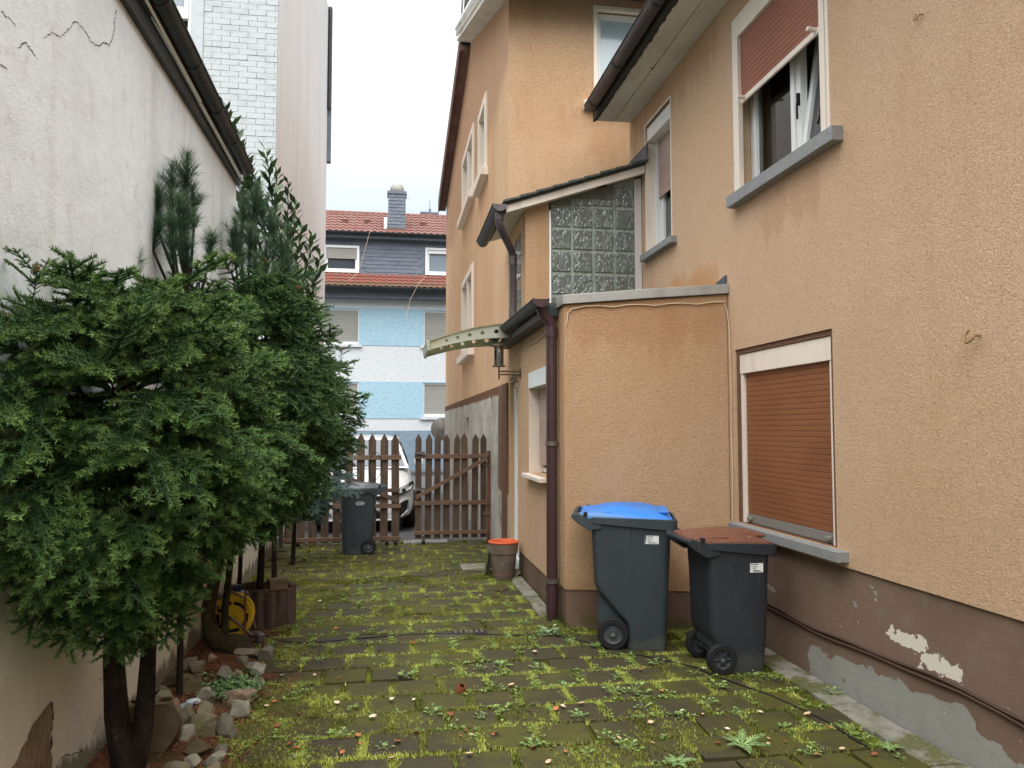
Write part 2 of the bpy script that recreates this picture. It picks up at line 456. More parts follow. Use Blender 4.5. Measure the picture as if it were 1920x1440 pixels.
def glass_mat(name, tint, refl=.9, rough=.03, fac=None):
    m = bpy.data.materials.new(name); m.use_nodes = True
    t = m.node_tree; t.nodes.clear()
    o = t.nodes.new('ShaderNodeOutputMaterial')
    tr = t.nodes.new('ShaderNodeBsdfTransparent'); tr.inputs[0].default_value = (*tint, 1)
    gl = t.nodes.new('ShaderNodeBsdfGlossy'); gl.inputs[0].default_value = (refl, refl, refl, 1); gl.inputs['Roughness'].default_value = rough
    fr = t.nodes.new('ShaderNodeFresnel'); fr.inputs[0].default_value = 2.1
    mx = t.nodes.new('ShaderNodeMixShader')
    t.links.new(fr.outputs[0], mx.inputs[0]); t.links.new(tr.outputs[0], mx.inputs[1]); t.links.new(gl.outputs[0], mx.inputs[2])
    t.links.new(mx.outputs[0], o.inputs[0])
    return m
m_glass = glass_mat('window_glass', (.62, .66, .66))
m_glass_d = mat('dark_pane', S(60, 66, 70), .06, .9)
m_glass_b = mat('blind_pane', S(176, 196, 206), .12, .8, layers=[dict(scale=(2, 2, 2), lo=.4, hi=.7, col=S(190, 206, 214), amt=.6)])  # pale blue of the reflected sky is put into the base colour
m_glass_f = mat('pale_pane', S(122, 134, 144), .08, .8)
m_room = mat('dark_room', S(104, 98, 92), .9, .1)
m_curtain = mat('curtain', S(150, 150, 146), .9, .1)
m_gblock = mat('glass_block', S(98, 105, 100), .05, 1.0, coat=.6, layers=[dict(scale=(15, 15, 9), lo=.52, hi=.68, col=S(150, 160, 154), amt=.6, detail=1.0, dist=1.8)],  # paler streaks in the colour stand in for sky highlights on the wavy glass
    bumps=[dict(scale=(15, 15, 9), s=.6, d=.035, detail=1.0, dist=1.6)])
m_grout = mat('grout', S(150, 160, 150), .85, .2, layers=[dict(scale=20, lo=.45, hi=.7, col=S(100, 108, 98), amt=.7)])
m_dim_mortar = mat('grey_mortar', S(112, 112, 104), .9, .1, layers=[dict(scale=12, lo=.45, hi=.7, col=S(96, 94, 86), amt=.7)])
m_cable = mat('cable_cream', S(204, 184, 154), .6, .3)
m_cable_b = mat('cable_brown', S(74, 54, 46), .6, .3)
m_black = mat('black_rubber', S(34, 34, 36), .65, .3)
m_hook = mat('rusty_hook', S(150, 126, 84), .5, .4, metal=.4)

# ================================================================ the setting: ground
def sheet(name, x0, x1, y0, y1, z, m, **k):
    return mk(name, MB().quad((x0, y0, z), (x1, y0, z), (x1, y1, z), (x0, y1, z)), m, kind='structure', recalc=False, **k)
m_soil = mat('ground_soil', S(84, 80, 62), .95, .1, layers=[dict(scale=.6, lo=.4, hi=.7, col=S(70, 72, 44), amt=.8)], bumps=[dict(scale=30, s=.5, d=.01)])
m_asphalt = mat('asphalt', S(92, 92, 92), .9, .2, layers=[dict(scale=1.2, lo=.4, hi=.7, col=S(78, 78, 78), amt=.8)], bumps=[dict(scale=120, s=.4, d=.004)])
m_yard = mat('mossy_concrete', S(68, 66, 50), .82, .25, layers=[
    dict(scale=(1.3, 1.7, 1), lo=.42, hi=.62, col=S(80, 84, 32), amt=.85, detail=5),
    dict(scale=(5, 7, 1), lo=.5, hi=.66, col=S(66, 66, 40), amt=.7, detail=6),
    dict(scale=(2.2, 3, 1), lo=.58, hi=.7, col=S(86, 87, 80), amt=.6, off=(4, 2, 0)),
    dict(scale=40, lo=.55, hi=.7, col=S(122, 126, 48), amt=.45)], bumps=[dict(scale=28, s=.5, d=.012, detail=6)])
m_joint = mat('joint_moss', S(72, 74, 28), .95, .1, layers=[
    dict(scale=6, lo=.42, hi=.62, col=S(104, 112, 38), amt=.85, detail=6), dict(scale=40, lo=.5, hi=.7, col=S(54, 48, 30), amt=.7, detail=5)],
    bumps=[dict(scale=60, s=.9, d=.012, detail=6)])
sheet('ground', -250, 250, -250, 400, -.06, m_soil)
sheet('street', -60, 60, 19.5, 27.5, -.05, m_asphalt)
sheet('driveway', -1.7, 1.5, 11.35, 19.5, -.025, m_asphalt)
sheet('yard', -1.65, 1.5, 8.46, 11.4, -.016, m_yard)
mk('pavement', MB().box(-60, 60, 27.5, 29.2, -.06, .07), m_asphalt, kind='structure')

# ================================================================ the plastered house on the right
XR = 2.75
rh = thing('plastered_house', 'ochre plastered house with brown roller shutters and brown plinth filling the right side', 'house', (XR, 4, 0))
fx = lambda X: (lambda p: (X - p[2], p[0], p[1]))      # wall facing -x : a = y, b = z, c = outwards
fy = lambda Y: (lambda p: (p[0], Y - p[2], p[1]))      # wall facing -y : a = x, b = z
LW = (4.447, 5.83, .875, 2.25)
UW = (4.44, 5.76, 3.49, 4.92)
SW = (7.20, 7.95, 3.5, 4.93)
mk('wall', MB(fx(XR)).wall(-2.5, 8.52, .775, 5.3, .3, [LW, UW, SW]), m_orange, rh)
mk('plinth', MB(fx(XR + .014)).wall(-2.5, 5.97, -.06, .772, .28), m_plinth, rh)
mk('end_wall', MB().box(3.052, 7.5, 8.22, 8.52, 0, 5.3), m_orange, rh)
mk('roof', MB().prism([(2.2, 5.30), (2.2, 5.36), (6.2, 8.0), (6.2, 7.9)], 1, -2.6, 8.5), m_slate_m, rh)
so1 = mk('soffit', MB().box(2.31, 2.527, -2.5, 8.42, 5.16, 5.185).box(2.535, 2.748, -2.5, 8.42, 5.163, 5.188), m_soffit, rh, bevel=.004)
mk('fascia', MB().box(2.285, 2.309, -2.5, 8.43, 5.15, 5.34), m_soffit, rh)
mk('eave_end', MB().prism([(2.31, 5.188), (2.749, 5.188), (2.749, 5.66), (2.31, 5.38)], 1, 8.40, 8.425), m_soffit, rh)

def half_gutter(p0, p1, r, side=(1, 0, 0), n=10, th=.004):
    """open half-round gutter from p0 to p1"""
    a, b = Vector(p0), Vector(p1)
    sv = Vector(side).normalized()
    up = Vector((0, 0, 1))
    mb = MB()
    o, i = [], []
    for k in range(n + 1):
        q = math.pi * k / n
        d = sv * math.cos(q) - up * math.sin(q)
        o.append(d * r); i.append(d * (r - th))
    # rolled rims
    loop = o + i[::-1]
    mb.loft([[tuple(a + d) for d in loop], [tuple(b + d) for d in loop]])
    for e in (r, -r):
        mb.tube([a + sv * e, b + sv * e], .010, 6)
    for p, t in ((a, .004), (b, -.004)):
        ax = (b - a).normalized() * t
        mb.loft([[tuple(p + d) for d in o], [tuple(p + ax + d) for d in o]])
    return mb
def rings(p0, p1, r, ts, m=None):
    a, b = Vector(p0), Vector(p1)
    mb = MB()
    ax = (b - a).normalized()
    sv = ax.cross(Vector((0, 0, 1))).normalized()
    for t in ts:
        p = a.lerp(b, t)
        o = []
        for q in (p - ax * .02, p + ax * .02):
            l = []
            for k in range(11):
                an = math.pi * k / 10
                d = sv * math.cos(an) - Vector((0, 0, 1)) * math.sin(an)
                l.append(tuple(q + d * (r + .004)))
            o.append(l + [tuple(q + (Vector(x) - q) * .97) for x in l[::-1]])
        mb.loft(o)
    return mb
g = mk('gutter', half_gutter((2.212, -2.5, 5.255), (2.212, 8.24, 5.255), .074), m_gutter_b, rh, smooth=40)
for t_ in (.62, .70, .795, .9, .985): mk('gutter_joint', rings((2.212, -2.5, 5.255), (2.212, 8.24, 5.255), .075, [t_]), m_gutter, g, smooth=40)

def slat_mesh(mb, a0, a1, z, h, c, gr=.0028):
    """one shutter slat with a bulging face, along a; c = outer face"""
    pr = [(z, c - gr), (z + h * .05, c - gr * .2), (z + h * .5, c), (z + h * .94, c - gr * .2), (z + h * .975, c - gr), (z + h * .975, c - .010 - gr), (z, c - .010 - gr)]
    vs = [(a0, b, cc) for b, cc in pr] + [(a1, b, cc) for b, cc in pr]
    n = len(pr)
    mb.add(vs, [tuple(range(n)), tuple(range(2 * n - 1, n - 1, -1))] + [(i, (i + 1) % n, n + (i + 1) % n, n + i) for i in range(n)])
    return mb
def slats(parent, f, a0, a1, z0, n, pitch, c, m, tilt=0):
    first = mk('slat', slat_mesh(MB(f), a0, a1, z0, pitch, c), m, parent)
    for k in range(1, n):
        o = first.copy(); C.objects.link(o); o.parent = parent
        o.location = (0, 0, k * pitch)
    return first
def room(parent, f, a0, a1, b0, b1, c0, depth, m=None):
    mb = MB(f)
    A0, A1, B0, B1 = a0 - .3, a1 + .3, b0 - .4, b1 + .2
    mb.quad((A0, B0, c0 - depth), (A1, B0, c0 - depth), (A1, B1, c0 - depth), (A0, B1, c0 - depth))
    mb.quad((A0, B0, c0), (A0, B1, c0), (A0, B1, c0 - depth), (A0, B0, c0 - depth))
    mb.quad((A1, B0, c0), (A1, B1, c0), (A1, B1, c0 - depth), (A1, B0, c0 - depth))
    mb.quad((A0, B0, c0), (A1, B0, c0), (A1, B0, c0 - depth), (A0, B0, c0 - depth))
    mb.quad((A0, B1, c0), (A1, B1, c0), (A1, B1, c0 - depth), (A0, B1, c0 - depth))
    return mk('interior', mb, m or m_room, parent, recalc=False)
def ring_frame(mb, a0, a1, b0, b1, wd, c0, c1, wb=None, wt=None):
    """four bars round a rectangle"""
    wb = wb or wd; wt = wt or wd
    mb.box(a0, a0 + wd, b0, b1, c0, c1)
    mb.box(a1 - wd, a1, b0, b1, c0, c1)
    mb.box(a0 + wd, a1 - wd, b0, b0 + wb, c0, c1)
    mb.box(a0 + wd, a1 - wd, b1 - wt, b1, c0, c1)
    return mb

f = fx(XR)
# lower window: closed brown shutter
a0, a1, b0, b1 = LW
wl = mk('window', ring_frame(MB(f), a0 + .002, a1 - .002, b0 + .002, b1 - .002, .036, -.17, -.012, wb=.002, wt=.036), m_reveal, rh, label='lower window closed by a brown roller shutter')
mk('guide_rail', MB(f).box(a0 + .04, a0 + .082, b0 + .004, 2.052, -.11, -.026), m_cream, wl, bevel=.003)
mk('guide_rail', MB(f).box(a1 - .082, a1 - .04, b0 + .004, 2.068, -.11, -.026), m_cream, wl, bevel=.003)
mk('shutter_box', MB(f).box(a0 + .04, a1 - .04, 2.054, 2.208, -.15, -.02), m_cream, wl, bevel=.003)
slats(wl, f, a0 + .084, a1 - .084, .952, 29, .0382, -.05, m_slat)
bb_ = mk('bottom_bar', MB(f).box(a0 + .084, a1 - .084, .884, .950, -.062, -.045), m_alu, wl, bevel=.003)
mk('stopper', MB(f).box(a0 + .12, a0 + .18, .905, .930, -.045, -.022), m_alu, wl, bevel=.006)
mk('stopper', MB(f).box(a1 - .17, a1 - .11, .905, .930, -.045, -.022), m_alu, wl, bevel=.006)
mk('sill', MB(f).box(4.325, 5.84, .808, .8735, -.25, .078), m_granite, wl, bevel=.004)
mk('shutter_backing', MB(f).box(a0 + .04, a1 - .04, .88, 2.2, -.21, -.19), m_room, wl)

# upper window: shutter half down, one sash tilted
a0, a1, b0, b1 = UW
wu = mk('window', ring_frame(MB(f), a0 + .004, a1 - .004, b0 + .01, 4.62, .055, -.20, -.13, wb=.06), m_pvc, rh, bevel=.004, label='upper window with half lowered shutter and one tilted sash')
mk('reveal', MB(f).box(a1 - .004, a1 + .002, b0, b1, -.128, -.034), m_reveal_c, wu)
mk('reveal', MB(f).box(a0 - .002, a0 + .004, b0, b1, -.128, -.034), m_reveal_c, wu)
mk('guide_rail', MB(f).box(a0 + .004, a0 + .062, b0 + .004, 4.77, -.03, .012), m_cream, wu, bevel=.003)
mk('guide_rail', MB(f).box(a1 - .085, a1 - .004, b0 + .004, 4.77, -.03, .012), m_cream, wu, bevel=.003)
mk('surround', ring_frame(MB(f), a0 - .035, a1 + .02, b0 - .002, b1 + .03, .032, -.006, .006, wb=.001), m_cream, wu)
mk('shutter_box', MB(f).box(a0 + .004, a1 - .004, 4.772, 4.915, -.15, .010), m_cream, wu, bevel=.003)
slats(wu, f, a0 + .064, a1 - .087, 4.268, 13, .0385, -.018, m_slat_r)
mk('bottom_bar', MB(f).box(a0 + .064, a1 - .087, 4.222, 4.266, -.032, -.014), m_cream, wu, bevel=.003)
mk('stopper', MB(f).tube([(a0 + .14, 4.255, -.014), (a0 + .14, 4.262, .045)], .016, 8), m_cream, wu, smooth=40)
mk('stopper', MB(f).tube([(a1 - .15, 4.245, -.014), (a1 - .15, 4.252, .045)], .016, 8), m_cream, wu, smooth=40)
mid = 5.02
mk('mullion', MB(f).box(mid - .03, mid + .03, b0 + .072, 4.62, -.19, -.135), m_pvc, wu, bevel=.004)
sl_ = mk('sash', ring_frame(MB(f), mid + .032, a1 - .062, b0 + .073, 4.56, .05, -.185, -.118), m_pvc, wu, bevel=.004)
mk('pane', MB(f).box(mid + .078, a1 - .108, b0 + .12, 4.515, -.155, -.150), m_glass, wu)
# tilted sash: leans into the room about its bottom edge
def tilt(p, b_=b0 + .08, ang=R(9)):
    a, b, c = p
    d = b - b_
    return f((a, b_ + d * math.cos(ang), c - d * math.sin(ang)))
mk('sash', ring_frame(MB(tilt), a0 + .062, mid - .032, b0 + .08, 4.56, .05, -.185, -.125), m_pvc, wu, bevel=.004)
mk('pane', MB(tilt).box(a0 + .108, mid - .078, b0 + .126, 4.514, -.157, -.152), m_glass, wu)
mk('handle', MB(f).box(mid - .028, mid - .010, 3.93, 4.02, -.134, -.11).box(mid - .026, mid - .012, 3.83, 3.95, -.118, -.105), m_black, wu, bevel=.003)
mk('sill', MB(f).box(4.275, 5.785, 3.395, 3.4885, -.21, .078), m_granite, wu, bevel=.004)
room(wu, f, a0, a1, b0, b1, -.31, 2.2)
mk('curtain', MB(f).box(5.28, 5.62, 3.3, 4.9, -.55, -.53), m_curtain, wu)

# small upper window
a0, a1, b0, b1 = SW
ws = mk('window', ring_frame(MB(f), a0 + .004, a1 - .004, b0 + .012, 4.74, .05, -.22, -.15, wb=.06), m_pvc, rh, bevel=.004, label='narrow upper window with pinkish shutter and white box')
mk('reveal', MB(f).box(a1 - .004, a1 + .003, b0, 4.75, -.148, .004), m_cream, ws)
mk('reveal', MB(f).box(a0 - .003, a0 + .004, b0, 4.75, -.148, -.002), m_cream, ws)
mk('shutter_box', MB(f).box(a0 + .006, a1 - .006, 4.752, 4.90, -.2, -.012), m_pvc, ws, bevel=.004)
mk('surround', ring_frame(MB(f), a0 - .022, a1 + .022, b0 - .002, b1 + .02, .02, -.006, .005, wb=.001), m_cream, ws)
slats(ws, f, a0 + .05, a1 - .05, 4.12, 16, .039, -.125, m_slat_p)
mk('guide_rail', MB(f).box(a1 - .05, a1 - .006, b0 + .01, 4.75, -.148, -.10), m_pvc, ws)
mk('guide_rail', MB(f).box(a0 + .006, a0 + .05, b0 + .01, 4.75, -.148, -.10), m_pvc, ws)
mk('sash', ring_frame(MB(f), a0 + .055, a1 - .055, b0 + .073, 4.7, .05, -.21, -.152), m_pvc, ws, bevel=.004)
mk('pane', MB(f).box(a0 + .1, a1 - .1, b0 + .12, 4.65, -.187, -.182), m_glass, ws)
mk('sill', MB(f).box(7.06, 7.985, 3.43, 3.4985, -.22, .07), m_granite, ws, bevel=.004)
room(ws, f, a0, a1, b0, b1, -.31, 1.5)

# ================================================================ low annex
XA, YA, YB = 1.434, 6.25, 5.95
an = thing('low_annex', 'low ochre annex with zinc roof edge and maroon downpipe beside the bins', 'annex', (XA, 6.3, 0))
AW = (6.99, 7.88, 1.16, 2.2)
AD = (8.60, 9.18, -.05, 2.17)
mk('wall', MB(fx(XA)).wall(6.5, 9.295, .262, 2.64, .25, [AW, AD]), m_orange, an)
def zf(x): return 2.655 + (x - XA) / (XR - XA) * .075
def annex_plan(d):
    k = (YB - YA) / (XR - XA)
    return [(XA + d, YA + d), (XR - .002, YB + d), (XR - .002, 6.22), (XA + .25, 6.498), (XA + d, 6.498)]
mk('front_wall', MB().loft([[(x, y, .29) for x, y in annex_plan(0)], [(x, y, zf(x) - .001) for x, y in annex_plan(0)]]), m_orange2, an, bevel=.012)
mk('plinth', MB().prism(annex_plan(.010), 2, -.06, .288), m_plinth2, an)
mk('side_plinth', MB(fx(XA + .010)).wall(6.5, 8.598, -.06, .26, .2), m_plinth2, an)
mk('flashing', MB().loft([[(x, y - .035, z0), (x, y - .035, z0 + .078), (x, y + .22, z0 + .10), (x, y + .22, z0)] for x, y, z0 in
    [(XA - .02, YA + .005, zf(XA - .02)), ((XA + XR) / 2, (YA + YB) / 2, zf(2.09) + .003), (XR - .002, YB, zf(XR))]]), m_zinc, an, bevel=.004)
mk('roof', MB().prism([(1.33, 2.66), (1.33, 2.70), (2.748, 2.80), (2.748, 2.66)], 1, 6.46, 8.09).prism([(1.33, 2.66), (1.33, 2.70), (1.43, 2.71), (1.43, 2.66)], 1, 8.092, 9.29), m_slate_m, an)
mk('eave_board', MB().box(1.30, 1.432, 6.44, 9.28, 2.585, 2.655), m_gutter, an)
ga, gb = (1.262, 6.36, 2.715), (1.262, 9.30, 2.745)
gt = mk('gutter', half_gutter(ga, gb, .066), m_gutter, an, smooth=40)
mk('gutter_end_cap', MB().loft([[(1.262 + .07 * math.cos(math.pi * k / 10), 6.345 + dy, 2.715 - .07 * math.sin(math.pi * k / 10)) for k in range(11)] for dy in (0, .012)]), m_pipe, gt)
pxy = (1.372, 6.47)
dp = mk('downpipe', MB().tube([(1.275, 6.45, 2.66), (1.30, 6.455, 2.6), (1.362, 6.468, 2.54), (*pxy, 2.47), (*pxy, .26)], .047, 14), m_pipe, an, smooth=50)
mk('collar', MB().tube([(*pxy, 2.49), (*pxy, 2.40)], .053, 14), m_pipe, dp, smooth=40)
mk('shoe', MB().tube([(*pxy, .30), (*pxy, .10)], .053, 14).tube([(*pxy, .11), (*pxy, .06), (1.36, 6.465, .0)], [.053, .05, .035], 14), m_pipe, dp, smooth=40)
for z in (1.49, .33):
    mk('pipe_clamp', MB().lathe([(.048, -.018), (.056, -.018), (.056, .018), (.048, .018)], (*pxy, z), 16).box(1.42, 1.46, 6.455, 6.465, z - .006, z + .006), m_steel_d, dp)
# annex window
a0, a1, b0, b1 = AW
f = fx(XA)
wa = mk('window', ring_frame(MB(f), a0 + .004, a1 - .004, b0 + .01, b1 - .004, .045, -.2, -.14), m_pvc, an, bevel=.003, label='annex window with white shutter box')
mk('shutter_box', MB(f).box(a0 + .006, a1 - .006, 2.03, 2.196, -.13, .012), m_pvc, wa, bevel=.004)
mk('reveal', MB(f).box(a1 - .005, a1 + .004, b0, 2.03, -.138, .004), m_cream, wa)
mk('reveal', MB(f).box(a0 - .004, a0 + .005, b0, 2.03, -.138, .002), m_cream, wa)
slats(wa, f, a0 + .03, a1 - .03, 1.25, 20, .039, -.10, m_slat_p)
mk('pane', MB(f).box(a0 + .05, a1 - .05, b0 + .06, b1 - .06, -.175, -.170), m_glass_d, wa)
mk('sill', MB(f).box(a0 - .03, a1 + .06, 1.118, 1.157, -.14, .075), m_cream, wa, bevel=.004)
room(wa, f, a0, a1, b0, b1, -.26, .6)
# annex door
a0, a1, b0, b1 = AD
dr = mk('door', ring_frame(MB(f), a0 + .003, a1 - .003, .05, 2.165, .06, -.16, -.05, wb=.05), m_pvc, an, bevel=.004)
mk('door_leaf', MB(f).box(a0 + .066, a1 - .066, .11, .98, -.13, -.08).box(a0 + .066, a1 - .066, .98, 1.06, -.135, -.075).box(a0 + .066, a0 + .14, 1.06, 2.1, -.13, -.08).box(a1 - .14, a1 - .066, 1.06, 2.1, -.13, -.08), m_pvc, dr)
mk('pane', MB(f).box(a0 + .142, a1 - .142, 1.062, 2.098, -.11, -.10), m_glass_d, dr)
mk('doorstep', MB(f).box(a0, a1, -.06, .048, -.25, .02), m_granite, an)
mk('broken_plaster', MB(f).add([(a0 + .02 + .55 * math.cos(q) * .5 + .27, 2.185 + .075 * math.sin(q) * (1 + .3 * math.sin(5 * q)), .004) for q in [math.pi * k / 12 for k in range(13)]], [tuple(range(13))]), m_bare, an, recalc=False)
# dark step flashing on the house wall above the annex roof
mk('step_flashing', MB(fx(XR)).prism([(6.12, 2.815), (5.955, 2.815), (5.955, 2.885), (6.08, 2.86), (6.3, 2.82)], 2, .001, .02), m_lead, rh)

# ================================================================ stair extension with glass blocks
YS = 8.1
st = thing('stair_extension', 'small stair extension with glass block wall under a sloping slate roof', 'extension', (1.9, YS, 2.7))
def zr(x): return 3.99 + (x - 1.434) * .335            # underside of the roof
def wedge(x0, x1, z0, y0, y1, m, name, d=0, parent=st):
    return mk(name, MB().prism([(x0, z0), (x1, z0), (x1, zr(x1) - d), (x0, zr(x0) - d)], 1, y0, y1), m, parent)
wedge(1.434, 1.694, 2.72, YS, YS + .2, m_orange2, 'wall')
wedge(1.716, 2.662, 2.70, YS + .013, YS + .16, m_grout, 'mortar_wall')
mk('edge_strip', MB().box(1.696, 1.716, 2.72, 2.73, 0, .01) if 0 else MB().box(1.696, 1.714, YS - .012, YS + .1, 2.72, 3.99), m_whitetrim, st)
wedge(2.664, 2.742, 2.80, YS - .004, YS + .18, m_bside, 'corner_strip', d=.02)
mb = MB().prism([(1.716, 4.052), (1.948, 4.052), (1.948, zr(1.948) - .004), (1.716, zr(1.716) - .004)], 1, YS + .003, YS + .012)
mb.prism([(1.952, 4.15), (2.43, 4.15), (2.43, zr(2.43) - .004), (1.952, zr(1.952) - .004)], 1, YS + .003, YS + .012)
mk('mortar_fill', mb, m_dim_mortar, st)
def block_mesh(w_, h_):
    mb = MB()
    e = .008
    mb.box(-w_ / 2, w_ / 2, 0, .05, -h_ / 2, h_ / 2)
    return mb
blk = None
for j in range(6):
    for i in range(4):
        z0 = 3.062 + (j - 1) * .2475
        if j == 5 and i == 0: continue
        h_ = .222
        zc = z0 + .1235
        if j == 5 and i in (1, 2): h_, zc = .085, 4.105
        if j == 5 and i == 3: zc = 4.18
        o = mk('glass_block', block_mesh(.212, h_ - .008), m_gblock, None, local=True, bevel=.009, seg=3)
        o.parent = st
        o.location = Vector((1.833 + i * .2395, YS + .0, zc)) - Vector(st.location)
# the side wall with its own narrow glass block strip
mk('side_wall', MB(fx(XA)).wall(YS + .2, 9.29, 2.76, 3.985, .18, [(8.36, 8.83, 2.84, 3.82)]), m_orange3, st)
mk('side_mortar', MB(fx(XA)).box(8.36, 8.83, 2.84, 3.82, -.15, -.02), m_grout, st)
for j in range(4):
    for i in range(2):
        mbk = MB(fx(XA)).box(8.366 + i * .235, 8.592 + i * .235, 2.85 + j * .243, 3.076 + j * .243, -.06, -.006)
        mk('glass_block', mbk, m_gblock, st, bevel=.008)
# roof
def zt(x): return zr(x) + .085
rf = mk('roof', MB().prism([(1.16, zr(1.16) + .075), (1.16, zr(1.16) + .095), (2.742, zt(2.742) + .03), (2.742, zr(2.742) + .075)], 1, YS - .17, 9.292), m_slate_m, st)
# slate courses on the verge, each with its own thickness
for k in range(9):
    x0 = 1.165 + k * .1755
    mk('slate', MB().prism([(x0, zr(x0) + .098 + .004), (x0 + .19, zr(x0 + .19) + .094), (x0 + .19, zr(x0 + .19) + .113 + .006 * random.random()), (x0, zr(x0) + .128)], 1, YS - .205 - .02 * random.random(), YS + .05), m_slate_m, rf)
mk('verge_board', MB().prism([(1.20, zr(1.20) - .005), (2.735, zr(2.735) - .012), (2.735, zr(2.735) + .072), (1.20, zr(1.20) + .072)], 1, YS - .15, YS - .12), m_cream, st)
mk('soffit', MB().prism([(1.20, zr(1.20)), (2.735, zr(2.735) + .002), (2.735, zr(2.735) + .03), (1.20, zr(1.20) + .03)], 1, YS - .119, YS - .003).prism([(1.20, zr(1.20)), (1.43, zr(1.43) - .002), (1.43, zr(1.43) + .03), (1.20, zr(1.20) + .03)], 1, YS, 9.28), m_soffit, st)
g2 = mk('gutter', half_gutter((1.125, YS - .20, 3.975), (1.125, 9.42, 3.945), .072), m_gutter, st, smooth=40)
mk('gutter_end_cap', MB().loft([[(1.125 + .075 * math.cos(math.pi * k / 10), YS - .215 + dy, 3.975 - .075 * math.sin(math.pi * k / 10)) for k in range(11)] for dy in (0, .012)]), m_pipe_g, g2)
q = (1.345, 8.40)
d2 = mk('downpipe', MB().tube([(1.13, YS - .12, 3.92), (1.13, YS - .12, 3.79), (1.15, YS - .1, 3.74), (1.32, 8.36, 3.60), (*q, 3.53), (*q, 2.80)], .042, 12), m_pipe_g, st, smooth=50)
for ca_, cb_ in (((*q, 3.56), (*q, 3.44)), ((*q, 2.93), (*q, 2.86)), ((1.13, YS - .12, 3.91), (1.13, YS - .12, 3.83))):
    mk('collar', MB().tube([ca_, cb_], .047, 12), m_pipe_g, d2, smooth=40)
mk('wall_flashing', MB(fx(XR)).prism([(7.9, 4.54), (8.5, 4.54), (8.5, 4.72), (7.86, 4.72)], 2, .001, .012), m_lead, rh)

# ================================================================ gable house behind
YT = 9.30
ZE, YRG, ZRG, YFAR, ZFAR = 7.1, 13.9, 8.85, 20.1, 7.6
gh = thing('gable_house', 'tall ochre house with gable wall and peeling grey plinth along the passage', 'house', (XA, 14, 0))
W1, W2, W3 = (11.43, 12.45, 5.57, 6.78), (13.25, 15.35, 5.78, 7.02), (13.3, 15.35, 3.02, 4.53)
CW = (9.9, 10.6, .9, 1.5)
mk('gable_wall', MB(fx(XA)).wall(YT, YFAR, 2.18, ZE, .3, [W1, W2, W3]).prism([(YT, ZE + .001), (YFAR, ZE + .001), (YFAR, ZFAR), (YRG, ZRG)], 2, -.3, 0), m_orange3, gh)
mk('plinth', MB(fx(XA - .012)).wall(YT + .002, YFAR + .01, -.06, 2.178, .3, [(14.0, 14.5, 1.35, 1.82)]), m_oldplaster, gh)
mk('plinth_strip', MB(fx(XA - .013)).box(YT + .001, YT + .42, 0, 2.176, .001, .012), m_reveal, gh)
mk('vent_recess', MB(fx(XA)).box(14.0, 14.5, 1.35, 1.82, -.25, -.2), m_black, gh)
FWn = (2.53, 3.55, 5.76, 7.04)
mk('rear_wall', MB(fy(YT)).wall(XA + .301, 8.5, 0, ZE + .4, .3, [FWn]), m_orange2, gh)
mk('corner', MB().box(XA + .001, XA + .3, YT - .003, YT - .0005, 2.2, ZE + .3), m_orange2, gh)
def gable_window(W, two):
    a0, a1, b0, b1 = W
    f = fx(XA)
    wdw = mk('window', ring_frame(MB(f), a0 + .003, a1 - .003, b0 + .003, b1 - .003, .13, -.1, .035), m_cream, gh, bevel=.006)
    if two: mk('mullion', MB(f).box((a0 + a1) / 2 - .07, (a0 + a1) / 2 + .07, b0 + .133, b1 - .133, -.1, .02), m_cream, wdw)
    mk('frame', ring_frame(MB(f), a0 + .135, a1 - .135, b0 + .135, b1 - .135, .05, -.19, -.13), m_pvc, wdw)
    mk('pane', MB(f).box(a0 + .18, a1 - .18, b0 + .18, b1 - .18, -.17, -.16), m_glass_d, wdw)
    mk('sill', MB(f).box(a0 - .12, a1 + .06, b0 - .13, b0, -.05, .12), m_cream, wdw, bevel=.006)
    room(wdw, f, a0 + .35, a1 - .35, b0 + .45, b1 - .25, -.301, .8)
for W, t in ((W1, 0), (W2, 1), (W3, 1)): gable_window(W, t)
f = fy(YT)
a0, a1, b0, b1 = FWn
wr = mk('window', ring_frame(MB(f), a0, a1, b0 + .003, b1, .055, -.05, .02), m_cream, gh, bevel=.005)
mk('frame', ring_frame(MB(f), a0 + .06, a1 - .06, b0 + .06, b1 - .06, .06, -.16, -.07), m_pvc, wr, bevel=.005)
mk('pane', MB(f).box(a0 + .118, a1 - .118, b0 + .118, b1 - .118, -.13, -.12), m_glass_b, wr)
mk('sill', MB(f).box(a0 - .14, a1 + .1, b0 - .10, b0, -.05, .1), m_cream, wr, bevel=.005)
# roof with its verges
XV = 1.26
sn = (ZRG - ZE) / (YRG - YT); sf_ = (ZRG - ZFAR) / (YFAR - YRG)
mk('roof', MB().prism([(8.85, ZE - .45 * sn + .05), (YRG, ZRG + .05), (YFAR + .35, ZFAR - .35 * sf_ + .05), (YFAR + .35, ZFAR - .35 * sf_ + .17), (YRG, ZRG + .22), (8.85, ZE - .45 * sn + .17)], 0, XV + .001, 8.6), m_slate_m, gh)
vb = MB()
n = 7
for k in range(n):
    ya, yb = YRG + .15 + (YFAR + .3 - YRG - .15) * k / n, YRG + .15 + (YFAR + .3 - YRG - .15) * (k + 1) / n - .012
    za, zb = ZRG - (ya - YRG) * sf_, ZRG - (yb - YRG) * sf_
    mk('verge_board', MB().prism([(ya, za - .13), (yb, zb - .13), (yb, zb + .19), (ya, za + .19)], 0, XV - .03, XV), m_verge, gh)
    mk('verge_soffit', MB().prism([(ya, za - .10), (yb, zb - .10), (yb, zb + .0), (ya, za + .0)], 0, XV + .001, XA - .001), m_verge, gh)
def zn(y): return ZE + (y - YT) * sn
